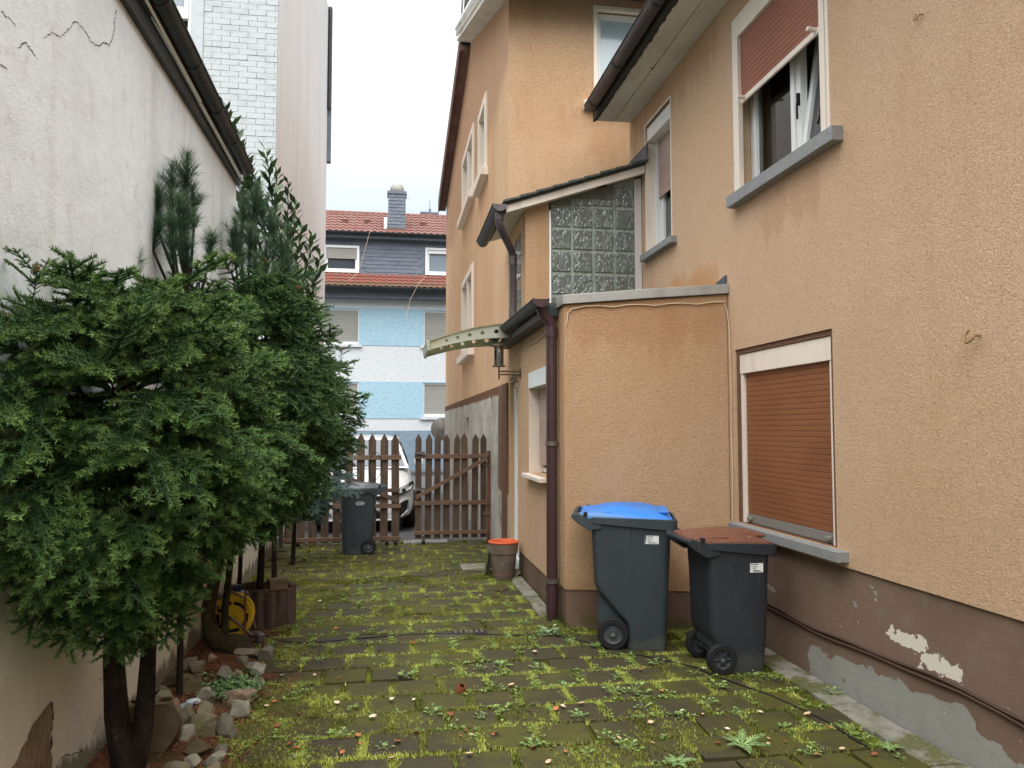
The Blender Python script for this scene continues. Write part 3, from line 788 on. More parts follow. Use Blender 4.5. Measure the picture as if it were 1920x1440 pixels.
mk('verge_board', MB().prism([(8.8, zn(8.8) + .03), (YRG - .1, zn(YRG - .1) + .03), (YRG - .1, zn(YRG - .1) + .12), (8.8, zn(8.8) + .12)], 0, XV - .12, XV - .09), m_soffit, gh)
mk('verge_soffit', MB().prism([(8.8, zn(8.8) - .06), (YRG - .1, zn(YRG - .1) - .06), (YRG - .1, zn(YRG - .1) + .0), (8.8, zn(8.8) + .0)], 0, XV - .10, XA - .001), m_soffit, gh)
mk('verge_trim', MB().prism([(8.8, zn(8.8) + .14), (YRG - .1, zn(YRG - .1) + .14), (YRG - .1, zn(YRG - .1) + .20), (8.8, zn(8.8) + .20)], 0, XV - .15, XV - .11), m_whitetrim, gh)
mk('verge_trim', MB().prism([(YRG - .1, ZRG + .08), (YRG - .04, ZRG + .08), (YRG - .55, ZRG + .62), (YRG - .61, ZRG + .62)], 0, XV - .05, XV - .01), m_whitetrim, gh)
mk('ridge_cheek', MB().prism([(YRG - .1, ZRG + .1), (YRG - .6, ZRG + .6), (YRG - 1.4, ZRG + .55), (YRG - 1.3, ZRG - .1)], 0, XV - .0, XV + .6), m_slate_m, gh)
mk('chimney', MB().box(2.0, 2.6, 12.6, 13.2, 8.5, 10.6), m_dim_mortar, gh)

# ================================================================ white outbuilding on the left
XL = -1.38
wb_ = thing('white_outbuilding', 'white lime plastered outbuilding with cracked wall behind the spruces', 'outbuilding', (XL, 3, 0))
fl = lambda X: (lambda p: (X + p[2], p[0], p[1]))      # wall facing +x
mk('wall', MB(fl(XL)).wall(-2.5, 7.1, -.06, 3.88, .35), m_white_old, wb_)
mk('end_wall', MB().box(-6, XL - .352, 6.75, 7.1, 0, 3.9), m_white_old, wb_)
mk('roof', MB().prism([(XL + .06, 3.905), (XL + .06, 3.97), (-5.5, 5.4), (-5.5, 5.3)], 1, -2.6, 7.16), m_slate_m, wb_)
mk('fascia', MB().box(XL + .001, XL + .035, -2.5, 7.12, 3.80, 3.90), m_gutter, wb_)
def ge(y): return 3.93 - (y - 6.9) * .03
g3 = mk('gutter', half_gutter((XL + .100, -2.5, ge(-2.5)), (XL + .100, 7.0, ge(7.0)), .058), m_gutter, wb_, smooth=40)
for t_ in (.66, .725, .80, .87, .93): mk('gutter_joint', rings((XL + .100, -2.5, ge(-2.5)), (XL + .100, 7.0, ge(7.0)), .059, [t_]), m_gutter, g3, smooth=40)
mk('lead_pipe', MB().tube([(XL + .052, -2.5, ge(-2.5) - .080), (XL + .052, 5.5, ge(5.5) - .080)], .017, 8).tube([(XL + .052, 5.52, ge(5.5) - .088), (XL + .054, 7.06, ge(7.0) - .088)], .015, 8), m_whitetrim, wb_, smooth=50)
# cracks: shallow open fissures following the photograph
def crack(pix, wd, x=XL):
    P = [PX(u, v, x) for u, v in pix]
    mb = MB()
    Ls, Rs = [], []
    for i, p in enumerate(P):
        a = P[min(i + 1, len(P) - 1)] - P[max(i - 1, 0)]
        nrm = np.array([0, -a[2], a[1]]); nrm = nrm / (np.linalg.norm(nrm) + 1e-9)
        t = wd * .55 * random.uniform(.3, 1.3) * (0.15 if i in (0, len(P) - 1) else 1)
        Ls.append((x + .002, *(p + nrm * t)[1:])); Rs.append((x + .002, *(p - nrm * t)[1:]))
    for i in range(len(P) - 1): mb.quad(Ls[i], Ls[i + 1], Rs[i + 1], Rs[i])
    return mk('crack', mb, m_crack, wb_, recalc=False)
def jit(p, n=7, s=3):
    o = []
    for i in range(len(p) - 1):
        for k in range(n):
            t = k / n
            o.append((p[i][0] * (1 - t) + p[i + 1][0] * t + random.uniform(-s, s) * (k > 0), p[i][1] * (1 - t) + p[i + 1][1] * t + random.uniform(-s, s) * (k > 0)))
    return o + [p[-1]]
crack(jit([(0, 22), (18, 35), (30, 50)], s=2), .0035)
crack(jit([(80, 72), (95, 61), (110, 69), (125, 60), (138, 41), (148, 44)], s=2), .0035)
crack(jit([(148, 44), (162, 62), (170, 78), (183, 87), (196, 78)], s=2), .004)
crack(jit([(196, 78), (205, 85), (212, 62), (214, 40), (219, 10)], s=2), .005)
crack(jit([(33, 92), (45, 79), (60, 96), (72, 112)], s=2), .004)
crack(jit([(0, 121), (14, 130)], s=1), .004)
crack(jit([(190, 1342), (180, 1362), (172, 1380)], s=2), .003)
crack(jit([(105, 1440), (112, 1425), (120, 1416), (133, 1416), (150, 1408), (156, 1408)], s=2), .004)
crack(jit([(184, 1270), (192, 1277)], s=1), .004)
pts = [PX(u, v, XL + .003) for u, v in jit([(95, 1314), (75, 1342), (60, 1362), (52, 1390), (43, 1398), (35, 1420), (22, 1440), (6, 1462), (0, 1500), (100, 1500), (98, 1430), (94, 1400), (97, 1345), (99, 1318)], n=3, s=2.5)]
mk('bare_patch', MB().poly([(XL + .003, p[1], p[2]) for p in pts]), m_bare, wb_, recalc=False)
crack(jit([(97, 1316), (98, 1345), (95, 1380), (95, 1405)], s=1.5), .012, XL + .003)

# low garden wall running on to the gate
gw = mk('garden_wall', MB().box(-1.75, -1.47, 7.102, 11.058, -.06, .78), m_white_old, origin=(-1.6, 9, 0), label='low whitish garden wall between the spruces and the picket gate', cat='wall')

# ================================================================ white brick house beyond
XB, YBk = -1.62, 11.06
bh = thing('brick_house', 'tall white painted brick house with pale rendered side wall at left', 'house', (XB, 13, 0))
BW = (-4.3, -2.80, 5.6, 8.6)
mk('front_wall', MB(fy(YBk + .012)).wall(-6.5, XB - .004, 0, 12.2, .3, [BW]), m_mortar_w, bh)
mk('side_wall', MB().box(XB - .3, XB, YBk + .314, 19.4, 0, 12.2).box(XB - .003, XB, YBk + .004, YBk + .313, 0, 12.2), m_bside, bh)
mk('plaster_strip', MB(fy(YBk)).box(-2.80, -2.635, 4.0, 9.0, -.011, .02), m_brick, bh)
mk('slate_edge', MB().box(XB - .3, XB + .09, 19.402, 19.6, 8.3, 12.3), m_slate, bh)
mk('downpipe', MB().tube([(XB + .05, 19.3, 12.2), (XB + .05, 19.3, 9.6)], .05, 10), m_gutter, bh, smooth=40)
x0b, x1b = -2.632, XB - .006
pitch = .0833
hdr = {}
for j in range(41):
    z = 4.9 + j * pitch
    x = x0b
    first = True
    while x < x1b - .02:
        L_ = .115 if (first and j % 2) else .24
        x2 = min(x + L_, x1b)
        d = random.uniform(-.002, .004)
        key = round(x2 - x, 3)
        if key not in hdr:
            hdr[key] = mk('brick', MB().prism([(0.002, 0), (key - .004, .002), (key - .001, .0785), (key * .5, .0800), (0, .0790)], 1, -.004, .010), m_brick, bh, local=True)
            o = hdr[key]
        else:
            o = hdr[key].copy(); C.objects.link(o); o.parent = bh
        o.location = Vector((x, YBk - d, z)) - Vector(bh.location)
        o.rotation_euler = (0, random.uniform(-.006, .006), random.uniform(-.008, .008))
        x = x2 + .0025
        first = False
wbk = mk('window', ring_frame(MB(fy(YBk)), BW[0], BW[1], BW[2], BW[3], .07, -.2, -.1), m_pvc, bh)
mk('transom', MB(fy(YBk)).box(BW[0] + .07, BW[1] - .071, 7.40, 7.52, -.19, -.08), m_pvc, wbk)
mk('sash', ring_frame(MB(fy(YBk)), BW[0] + .075, BW[1] - .075, 7.525, 8.5, .05, -.17, -.1), m_pvc, wbk)
mk('pane', MB(fy(YBk)).box(BW[0] + .07, BW[1] - .07, 7.18, 8.53, -.19, -.181).box(BW[0] + .07, BW[1] - .07, 5.67, 7.15, -.19, -.181), m_glass_f, wbk)
mk('roller_blind', MB(fy(YBk)).box(BW[0] + .07, BW[1] - .075, 7.31, 7.40, -.175, -.16).box(BW[0] + .07, BW[1] - .075, 7.19, 7.255, -.175, -.16), m_black, wbk)
mk('blind_strip', MB(fy(YBk)).box(BW[0] + .07, BW[1] - .075, 7.256, 7.309, -.17, -.155), m_slat_g, wbk)

# ================================================================ blue apartment house across the street
YH = 29.0
bl = thing('blue_apartment_house', 'pale blue and white apartment house with slate storey and red tile roof across the street', 'house', (0, YH, 0))
f = fy(YH)
cols = [(-2.52, -1.15), (1.23, 2.60)]
fl_ = [(4.70, 6.05), (2.02, 3.32)]
holes = [(c0, c1, r0, r1) for c0, c1 in cols for r0, r1 in fl_]
mk('wall', MB(f).wall(-7, 7, 1.53, 6.72, .3, holes), m_bwhite, bl)
mk('base_wall', MB(f).wall(-7, 7, -.06, 1.525, .3), m_bbase, bl)
for r0, r1 in ((4.70, 6.10), (1.98, 3.36)):
    mk('blue_panel', MB(f).box(-1.148, 1.228, r0, r1, -.002, .02), m_blue, bl)
    mk('blue_panel', MB(f).box(-6.9, -2.523, r0, r1, -.002, .02), m_blue, bl)
    mk('blue_panel', MB(f).box(2.603, 6.9, r0, r1, -.002, .02), m_blue, bl)
    for c0, c1 in cols: mk('blue_lintel', MB(f).box(c0 + .001, c1 - .001, r0 + 1.352 if r0 > 4 else r0 + 1.342, r1, -.002, .018), m_blue, bl)
for c0, c1 in cols:
    for r0, r1 in fl_:
        wd = mk('window', ring_frame(MB(f), c0, c1, r0, r1, .05, -.12, -.02), m_bwhite, bl)
        mbs = MB(f)
        nn = 17
        for k in range(nn):
            slat_mesh(mbs, c0 + .052, c1 - .052, r0 + .14 + k * (r1 - r0 - .2) / nn, (r1 - r0 - .2) / nn, -.06, .022)
        mk('shutter', mbs, m_slat_g, wd)
        mk('bottom_rail', MB(f).box(c0 + .052, c1 - .052, r0 + .052, r0 + .138, -.08, -.05), m_pvc, wd)
        mk('sill', MB(f).box(c0 - .1, c1 + .1, r0 - .07, r0, -.1, .1), m_bwhite, wd)
# slate storey
YM = 28.75
f = fy(YM)
ups = [(-2.46, -1.166, 7.36, 8.37), (1.265, 2.58, 7.36, 8.40)]
mk('slate_wall', MB(f).wall(-7, 7, 7.25, 8.86, .3, [(u[0], u[1], u[2], u[3]) for u in ups]), m_slate, bl)
mb = MB(f)
for j in range(11):
    z = 7.27 + j * .145
    x = -3.2 + (j % 2) * .15
    while x < 3.0:
        if not any(u[0] - .29 < x < u[1] and u[2] - .15 < z < u[3] for u in ups):
            t = random.uniform(.0, .006)
            mb.add([(x, z, .016 + t), (x + .285, z + random.uniform(-.006, .006), .016 + t), (x + .285, z + .155, .002), (x, z + .155, .002), (x, z, .001), (x + .285, z, .001)], [(0, 1, 2, 3), (0, 4, 5, 1)])
        x += .30
mk('slates', mb, m_slate, bl, kind='stuff', recalc=False)
for i, u in enumerate(ups):
    wd = mk('window', ring_frame(MB(f), *u, .09, -.12, .05), m_pvc, bl)
    mk('pane', MB(f).box(u[0] + .09, u[1] - .09, u[2] + .09, u[3] - .09, -.07, -.06), m_glass_d if i == 0 else m_glass_f, wd)
    mk('frame', ring_frame(MB(f), u[0] + .092, u[1] - .092, u[2] + .092, u[3] - .092, .06, -.059, -.01), m_pvc, wd)
    zb = u[2] + .52 if i == 0 else u[3] - .22
    mk('shutter', MB(f).box(u[0] + .10, u[1] - .10, zb, u[3] - .1, -.009, .015), m_slat_g if i == 0 else m_pvc, wd)
def tiles(y0, z0, y1, z1, x0, x1, rows, m, name):
    mb = MB()
    pw, seg = .23, 8
    sl = math.atan2(z1 - z0, y1 - y0)
    ny, nz_ = -math.sin(sl), math.cos(sl)
    for r in range(rows):
        ta, tb = r / rows, (r + 1.12) / rows
        n = int((x1 - x0) / pw * seg)
        base = len(mb.v)
        for k in range(n + 1):
            x = x0 + k * pw / seg
            ph = (k % seg) / seg
            h = .028 * max(0, math.sin(ph * 2 * math.pi)) - .012 * max(0, -math.sin(ph * 2 * math.pi))
            jz = random.uniform(-.003, .003) if k % seg == 0 else 0
            for t, lift in ((ta, .035), (tb, .004), ):
                yy, zz = y0 + (y1 - y0) * t, z0 + (z1 - z0) * t
                mb.v.append((x, yy + ny * (h + lift), zz + nz_ * (h + lift) + jz))
            yy, zz = y0 + (y1 - y0) * ta, z0 + (z1 - z0) * ta
            mb.v.append((x, yy + ny * (h - .01), zz + nz_ * (h - .01)))
        for k in range(n):
            a = base + k * 3; b = a + 3
            mb.f += [(a, b, b + 1, a + 1), (a + 2, b + 2, b, a)]
    o = mk(name, mb, m, bl, kind='stuff', recalc=False, smooth=60)
    return o
mk('roof', MB().prism([(28.45, 8.80), (30.4, 10.03), (32.6, 8.80)], 0, -7, 7), m_tile, bl)
tiles(28.42, 8.83, 30.38, 10.06, -3.2, 3.2, 7, m_tile, 'roof_tiles')
mk('ridge_tile', MB().tube([(-3.2, 30.4, 10.03), (3.2, 30.4, 10.03)], .11, 10), m_tile, bl, smooth=50)
mk('skirt_roof', MB().prism([(28.35, 6.76), (28.75, 7.30), (29.0, 7.30), (29.0, 6.76)], 0, -7, 7), m_tile2, bl)
tiles(28.31, 6.80, 28.74, 7.33, -3.2, 3.2, 4, m_tile2, 'skirt_tiles')
for zg, yg, nm in ((8.80, 28.36, 'gutter'), (6.76, 28.26, 'gutter')):
    mk(nm, half_gutter((-4, yg, zg), (4, yg, zg), .08, side=(0, 1, 0)), m_gutter, bl, smooth=40)
mk('eave_board', MB().box(-4, 4, 28.46, 28.74, 8.62, 8.79), m_slate, bl)
mk('slate_skirt', MB().box(-4, 4, 28.60, 28.97, 6.42, 6.74), m_slate, bl)
ch = mk('chimney', MB().box(-.13, .52, 28.78, 29.35, 8.8, 10.42), m_slate, bl)
mk('cap', MB().box(-.17, .56, 28.74, 29.39, 10.42, 10.52), m_slate, ch)
mb = MB()
for j in range(12):
    z = 8.86 + j * .13
    for k in range(-1, 4):
        xa = max(-.13, -.13 + (k + (j % 2) * .5) * .2); xb = min(.52, -.13 + (k + 1 + (j % 2) * .5) * .2 - .012)
        if xb - xa > .03:
            t = random.uniform(.004, .012)
            mb.add([(xa, 28.78 - .012 - t, z), (xb, 28.78 - .012 - t, z + random.uniform(-.01, .01)), (xb, 28.779, z + .14), (xa, 28.779, z + .14), (xa, 28.779, z), (xb, 28.779, z)], [(0, 1, 2, 3), (0, 4, 5, 1)])
mk('slates', mb, m_slate, ch, recalc=False, kind='stuff')
mk('dish', MB().lathe([(0, -.03), (.12, -.02), (.22, .02), (.27, .06), (.22, .03), (.12, -.01), (0, -.02)], (.2, 28.9, 10.62), 20, ax=1), m_alu, ch, smooth=50)
mk('aerial', MB().box(.55, .7, 28.95, 28.96, 10.30, 10.32).box(.66, .675, 28.95, 28.96, 10.2, 10.4), m_steel, ch)
c2 = mk('chimney', MB().box(1.2, 1.85, 31.0, 31.6, 9.5, 10.32).box(1.15, 1.9, 30.95, 31.65, 10.32, 10.40).box(1.5, 1.6, 31.2, 31.3, 10.4, 10.6).box(1.535, 1.56, 31.24, 31.26, 10.6, 10.95), m_slate, bl)
mk('vent_pipe', MB().box(-.28, -.16, 28.75, 28.9, 9.05, 9.5), m_whitetrim, bl)
for x, t in ((-1.75, .5), (-.9, .52), (1.22, .5)):
    z = 8.83 + (10.06 - 8.83) * t + .03; y = 28.42 + 1.96 * t
    mk('roof_vent', MB().prism([(y - .12, z - .06), (y + .12, z + .12), (y + .1, z + .14), (y - .14, z + .04)], 0, x - .1, x + .1), m_tile, bl)
for pts in ([(-.75, 28.2, 8.9), (-.88, 28.2, 8.4), (-1.05, 28.2, 7.7), (-1.2, 28.2, 7.25), (-1.5, 28.1, 6.95)], [(1.3, 28.6, 7.3), (1.0, 28.0, 6.9), (.7, 28.0, 6.3), (.55, 28.0, 5.6)]):
    mk('aerial_wire', MB().tube(pts, .006, 5), m_cable, bl)
# wall dish at the far corner of the gable house
ds = mk('satellite_dish', MB().lathe([(0, 0), (.17, .02), (.30, .07), (.30, .085), (.17, .035), (0, .015)], (1.37, 20.3, 1.60), 24, ax=1).tube([(1.22, 20.32, 1.60), (1.43, 20.36, 1.5)], .03, 8), m_alu, origin=(1.42, 20.3, 1.5), smooth=50, label='grey satellite dish on the corner of the ochre gable house', cat='dish')

# ================================================================ value noise for scattering
_tab = rng.random((64, 64))
def vnoise(x, y):
    x = np.asarray(x, float); y = np.asarray(y, float)
    xi, yi = np.floor(x).astype(int), np.floor(y).astype(int)
    fx_, fy_ = x - xi, y - yi
    fx_ = fx_ * fx_ * (3 - 2 * fx_); fy_ = fy_ * fy_ * (3 - 2 * fy_)
    a = _tab[xi % 64, yi % 64]; b = _tab[(xi + 1) % 64, yi % 64]; c = _tab[xi % 64, (yi + 1) % 64]; d = _tab[(xi + 1) % 64, (yi + 1) % 64]
    return (a * (1 - fx_) + b * fx_) * (1 - fy_) + (c * (1 - fx_) + d * fx_) * fy_
def fbm(x, y): return .55 * vnoise(x, y) + .3 * vnoise(x * 2.3 + 7, y * 2.3 + 3) + .15 * vnoise(x * 5.1 + 1, y * 5.1 + 9)

def soup(name, V, T, colr, m, parent=None, origin=(0, 0, 0), **kw):
    """fast mesh from numpy triangles with a vertex colour"""
    V = np.asarray(V, np.float32); T = np.asarray(T, np.int32)
    me = bpy.data.meshes.new(name)
    me.vertices.add(len(V)); me.vertices.foreach_set('co', (V - np.asarray(origin, np.float32)).ravel())
    me.loops.add(T.size); me.loops.foreach_set('vertex_index', T.ravel())
    me.polygons.add(len(T)); me.polygons.foreach_set('loop_start', np.arange(0, T.size, T.shape[1], dtype=np.int32))
    me.polygons.foreach_set('loop_total', np.full(len(T), T.shape[1], np.int32)) if False else None
    me.update(calc_edges=True)
    if colr is not None:
        at = me.color_attributes.new('Col', 'FLOAT_COLOR', 'POINT')
        c4 = np.ones((len(V), 4), np.float32); c4[:, :3] = colr
        at.data.foreach_set('color', c4.ravel())
    me.materials.append(m)
    o = bpy.data.objects.new(name, me); C.objects.link(o)
    if parent is not None: o.parent = parent
    else: o.location = origin
    return props(o, **kw)

# ================================================================ pavers
m_paver = mat('paver', S(60, 54, 38), .7, .3, layers=[
    dict(scale=(1.1, 1.4, 1), lo=.40, hi=.62, col=S(78, 78, 26), amt=.85, detail=5),
    dict(scale=(6, 8, 1), lo=.45, hi=.68, col=S(58, 54, 38), amt=.75, detail=6),
    dict(scale=(2.5, 2.5, 1), lo=.6, hi=.74, col=S(74, 75, 68), amt=.6, off=(9, 4, 0)),
    dict(scale=(70, 70, 70), lo=.58, hi=.72, col=S(104, 108, 34), amt=.5)], bumps=[dict(scale=70, s=.45, d=.006, detail=5), dict(scale=9, s=.25, d=.01)])
m_kerb = mat('kerb_concrete', S(134, 132, 122), .85, .2, layers=[
    dict(scale=5, lo=.45, hi=.62, col=S(108, 108, 90), amt=.85, detail=6), dict(scale=4, lo=.46, hi=.58, col=S(84, 86, 46), amt=.9, off=(3, 3, 3), detail=5), dict(scale=60, lo=.5, hi=.7, col=S(150, 148, 140), amt=.4)],
    bumps=[dict(scale=50, s=.5, d=.006)])
pv = mk('paving', MB().quad((-1.37, 2.6, -.016), (2.74, 2.6, -.016), (2.74, 8.46, -.016), (-1.37, 8.46, -.016)), m_joint, kind='structure', recalc=False)
PW, PD = .30, .29
Y0 = 3.22
rows = []
k = 0
while Y0 + k * PD < 11.05:
    rows.append(Y0 + k * PD); k += 1
def chip(sx_, sy_):
    r = lambda: random.uniform(-.008, .008)
    top = [(-sx_ + r(), -sy_ + r(), 0), (sx_ + r(), -sy_ + r(), 0), (sx_ + r(), sy_ + r(), 0), (-sx_ + r(), sy_ + r(), 0)]
    inn = [(x * .965, y * .965, .004) for x, y, z in top]
    bot = [(x, y, -.05) for x, y, z in top]
    return MB().loft([bot, top, inn])
pm = []
pav_rest = MB()
cand = []
for ri, y in enumerate(rows):
    x = -1.02 + (ri % 2) * PW / 2 - (PW if y > 7.2 else 0)
    while x < (2.58 if y < 8.0 else 1.32):
        near_annex = x > XA - .06 and y > 5.9 - (x - XA) * .22
        if not near_annex and x - PW / 2 > (-1.0 if y < 7.2 else -1.5):
            cand.append((x, y))
        x += PW
cand.sort(key=lambda p: p[1])
for i, (x, y) in enumerate(cand):
    # skip pieces wholly outside the picture
    d = np.array([x, y, 0]) - CP; zc = d @ FW; uu = 960 + F * (d @ RT) / zc
    z = random.uniform(-.004, .003)
    if i < 300:
        if len(pm) < 6:
            o = mk('paver', chip(PW / 2 - .017, PD / 2 - .017), m_paver, pv, local=True); pm.append(o)
        else:
            o = random.choice(pm).copy(); C.objects.link(o); o.parent = pv
        o.location = (x + random.uniform(-.007, .007), y + random.uniform(-.006, .006), z)
        o.rotation_euler = (random.uniform(-.008, .008), random.uniform(-.008, .008), random.uniform(-.015, .015))
    else:
        c_ = chip(PW / 2 - .017, PD / 2 - .017)
        pav_rest.add([(a + x, b + y, c + z) for a, b, c in c_.v], c_.f)
if pav_rest.v: mk('far_pavers', pav_rest, m_paver, pv, kind='stuff')
for k in range(8):
    y0 = 3.0 + k * .42
    mk('kerb_slab', MB().box(2.56 + random.uniform(-.02, .012), 2.748, y0, y0 + .405, -.05, .012 + random.uniform(-.004, .005)), m_kerb, pv, bevel=.008)
for k in range(5):
    y0 = 6.56 + k * .40
    mk('kerb_slab', MB().box(1.30 + random.uniform(-.02, .02), 1.432, y0, y0 + .385, -.05, .012 + random.uniform(-.004, .005)), m_kerb, pv, bevel=.01)

# drain, metal plate and slab
dg = thing('floor_drain', 'small recessed floor drain grate set in the mossy pavers', 'drain', (*G(880, 1186)[:2], 0))
mk('frame', MB().box(-.14, .14, -.055, .055, -.01, .006), m_black, dg, local=True)
for k in range(6): mk('grate_bar', MB().box(-.12 + k * .042, -.10 + k * .042, -.042, .042, .0065, .012), m_steel_d, dg, local=True)
p0 = G(798, 1016)
pl = mk('metal_plate', MB().box(-.31, .31, -.16, .16, .0, .008).add([p for k in range(14) for p in ((-.29 + k * .043, -.15, .0085), (-.275 + k * .043, -.15, .013), (-.26 + k * .043, -.15, .0085), (-.29 + k * .043, .15, .0085), (-.275 + k * .043, .15, .013), (-.26 + k * .043, .15, .0085))], [f_ for k in range(14) for f_ in ((6 * k, 6 * k + 1, 6 * k + 4, 6 * k + 3), (6 * k + 1, 6 * k + 2, 6 * k + 5, 6 * k + 4))]),
    mat('plate_metal', S(150, 152, 150), .4, .5, metal=.5, layers=[dict(scale=6, lo=.5, hi=.62, col=S(96, 66, 46), amt=.8, detail=6)]), local=True, label='ribbed metal cover plate lying behind the picket gate gap', cat='plate')
pl.location = (p0[0], p0[1], .002)
p0 = G(892, 1065)
slb = mk('concrete_slab', MB().box(-.17, .17, -.2, .2, 0, .022), m_kerb, local=True, bevel=.006, label='flat grey concrete slab on the ground left of the plant pot', cat='slab')
slb.location = (p0[0], p0[1], -.003)

# ================================================================ moss, weeds, leaves
def tufts(px, py, pz, n, hmin, hmax, spread, c0, c1, wd=.004):
    """n blades per tuft; returns vertices, triangles, colours"""
    m_ = len(px)
    P = np.repeat(np.stack([px, py, pz], 1), n, 0)
    N = len(P)
    az = rng.random(N) * 2 * np.pi
    rad = rng.random(N) * spread
    base = P + np.stack([np.cos(az) * rad, np.sin(az) * rad, np.zeros(N)], 1)
    hh = hmin + (hmax - hmin) * rng.random(N)
    az2 = rng.random(N) * 2 * np.pi
    lean = rng.random(N) * .9
    tip = base + np.stack([np.cos(az2) * lean * hh, np.sin(az2) * lean * hh, hh], 1)
    pd = np.stack([-np.sin(az2), np.cos(az2), np.zeros(N)], 1) * wd * (.6 + .8 * rng.random(N))[:, None]
    V = np.stack([base - pd, base + pd, tip], 1).reshape(-1, 3)
    T = np.arange(3 * N).reshape(-1, 3)
    t = np.repeat(np.clip(fbm(px * 5, py * 5) * 1.6 - .4 + rng.normal(0, .15, m_), 0, 1), n)
    col = np.asarray(c0) + (np.asarray(c1) - np.asarray(c0)) * t[:, None]
    col = col * (.75 + .5 * rng.random(N))[:, None]
    return V, T, np.repeat(col, 3, 0)
def joinsoup(parts):
    Vs, Ts, Cs, o = [], [], [], 0
    for V, T, c in parts:
        Vs.append(V); Ts.append(T + o); Cs.append(c); o += len(V)
    return np.concatenate(Vs), np.concatenate(Ts), np.concatenate(Cs)
m_moss = mat('moss', (0, 0, 0), .9, .15, attr=True)
m_leafy = mat('weed_leaf', (0, 0, 0), .55, .3, attr=True)
jx, jy = [], []
for ri, y in enumerate(rows):
    n = int(1500 * (1 if y < 5.5 else .8 if y < 8.3 else .45))
    x = rng.uniform(-1.35, 2.56, n)
    jx.append(x); jy.append(y - PD / 2 + rng.normal(0, .016, n) + .008 * np.sin(x * 7 + ri))
    xs = -1.02 + (ri % 2) * PW / 2 + PW / 2
    while xs < 2.56:
        n = 150 if y < 8.3 else 50
        jx.append(xs + rng.normal(0, .017, n)); jy.append(y + rng.uniform(-PD / 2, PD / 2, n)); xs += PW
jx, jy = np.concatenate(jx), np.concatenate(jy)
def open_ground(x, y):
    return ~((x > XA - .05) & (y > 6.22 - (x - XA) * .22)) & (x < 2.57) & (x > np.where(y < 7.2, -1.0, -1.4))
dens = fbm(jx * 1.7 + 3, jy * 1.7)
keep = (dens + .25 * (fbm(jx * 6 + 2, jy * 6 + 4) - .5) + rng.random(len(jx)) * .24 > .49) & open_ground(jx, jy)
jx, jy = jx[keep], jy[keep]
parts = [tufts(jx, jy, np.full(len(jx), -.010), 5, .012, .026, .014, S(86, 90, 40), S(198, 206, 106), .004)]
# moss cushions: on the pavers and thick along the bed
bx, by = rng.uniform(-1.0, 2.56, 90000), rng.uniform(3.1, 8.4, 90000)
d2_ = fbm(bx * 2.1 + 11, by * 2.1 + 5) + .20 * np.clip(1 - np.abs(bx + .70) / .40, 0, 1) + .06 * (by > 6.4) - .05 * (by < 5.2)
keep = (d2_ + rng.random(len(bx)) * .16 > .72) & open_ground(bx, by)
bx, by = bx[keep], by[keep]
parts.append(tufts(bx, by, np.full(len(bx), .0), 4, .008, .018, .012, S(96, 98, 48), S(166, 172, 80), .0035))
bx, by = rng.uniform(-1.5, 1.35, 16000), 8.30 + 2.9 * rng.random(16000) ** 1.8
keep = (fbm(bx * 1.5 + 1, by * 1.5 + 8) + rng.random(len(bx)) * .15 + .12 * np.clip(1 - (by - 8.3) / .5, 0, 1) > .62)
bx, by = bx[keep], by[keep]
parts.append(tufts(bx, by, np.full(len(bx), -.004), 3, .008, .022, .015, S(78, 84, 30), S(128, 138, 44), .006))
V, T, c = joinsoup(parts)
soup('moss', V, T, c, m_moss, kind='stuff', label='yellow-green moss growing in the joints of the paving', cat='moss')

def leaf_quads(P, D, U, ln, wd, fold=.25):
    """little leaves as two folded halves: base point P, direction D, up U"""
    Sd = np.cross(D, U); Sd /= np.linalg.norm(Sd, axis=1)[:, None] + 1e-9
    ln = ln[:, None]; wd = wd[:, None]
    mid = P + D * ln * .5
    tip = P + D * ln
    e1 = mid + Sd * wd + U * wd * fold
    e2 = mid - Sd * wd + U * wd * fold
    V = np.stack([P, e1, tip, e2], 1).reshape(-1, 3)
    n = len(P)
    i = np.arange(n)[:, None] * 4
    T = np.concatenate([i + [0, 1, 2], i + [0, 2, 3]], 0)
    return V, T
def ground_leaflets(px, py, k, size, z0, c0, c1, lift=.5):
    n = len(px) * k
    P = np.repeat(np.stack([px, py, np.full(len(px), z0)], 1), k, 0) + np.stack([rng.normal(0, .010, n), rng.normal(0, .010, n), rng.random(n) * .018], 1)
    az = rng.random(n) * 2 * np.pi; el = rng.random(n) * lift
    D = np.stack([np.cos(az) * np.cos(el), np.sin(az) * np.cos(el), np.sin(el)], 1)
    U = np.tile([0., 0, 1], (n, 1))
    U = U - D * (U * D).sum(1)[:, None]; U /= np.linalg.norm(U, axis=1)[:, None]
    ln = size * (.6 + .8 * rng.random(n))
    V, T = leaf_quads(P, D, U, ln, ln * .36)
    col = np.asarray(c0) + (np.asarray(c1) - np.asarray(c0)) * rng.random(n)[:, None]
    return V, T, np.repeat(col, 4, 0)
sel = rng.random(len(jx)) < .075
wx, wy = jx[sel], jy[sel]
kk = fbm(wx * 2.6 + 21, wy * 2.6 + 2) > .45
V, T, c = ground_leaflets(wx[kk], wy[kk], 5, .019, .0, S(84, 108, 50), S(140, 160, 86))
soup('ground_cover', V, T, c, m_leafy, kind='stuff', label='tiny pale green seedlings sprouting along the paver joints', cat='ground cover')

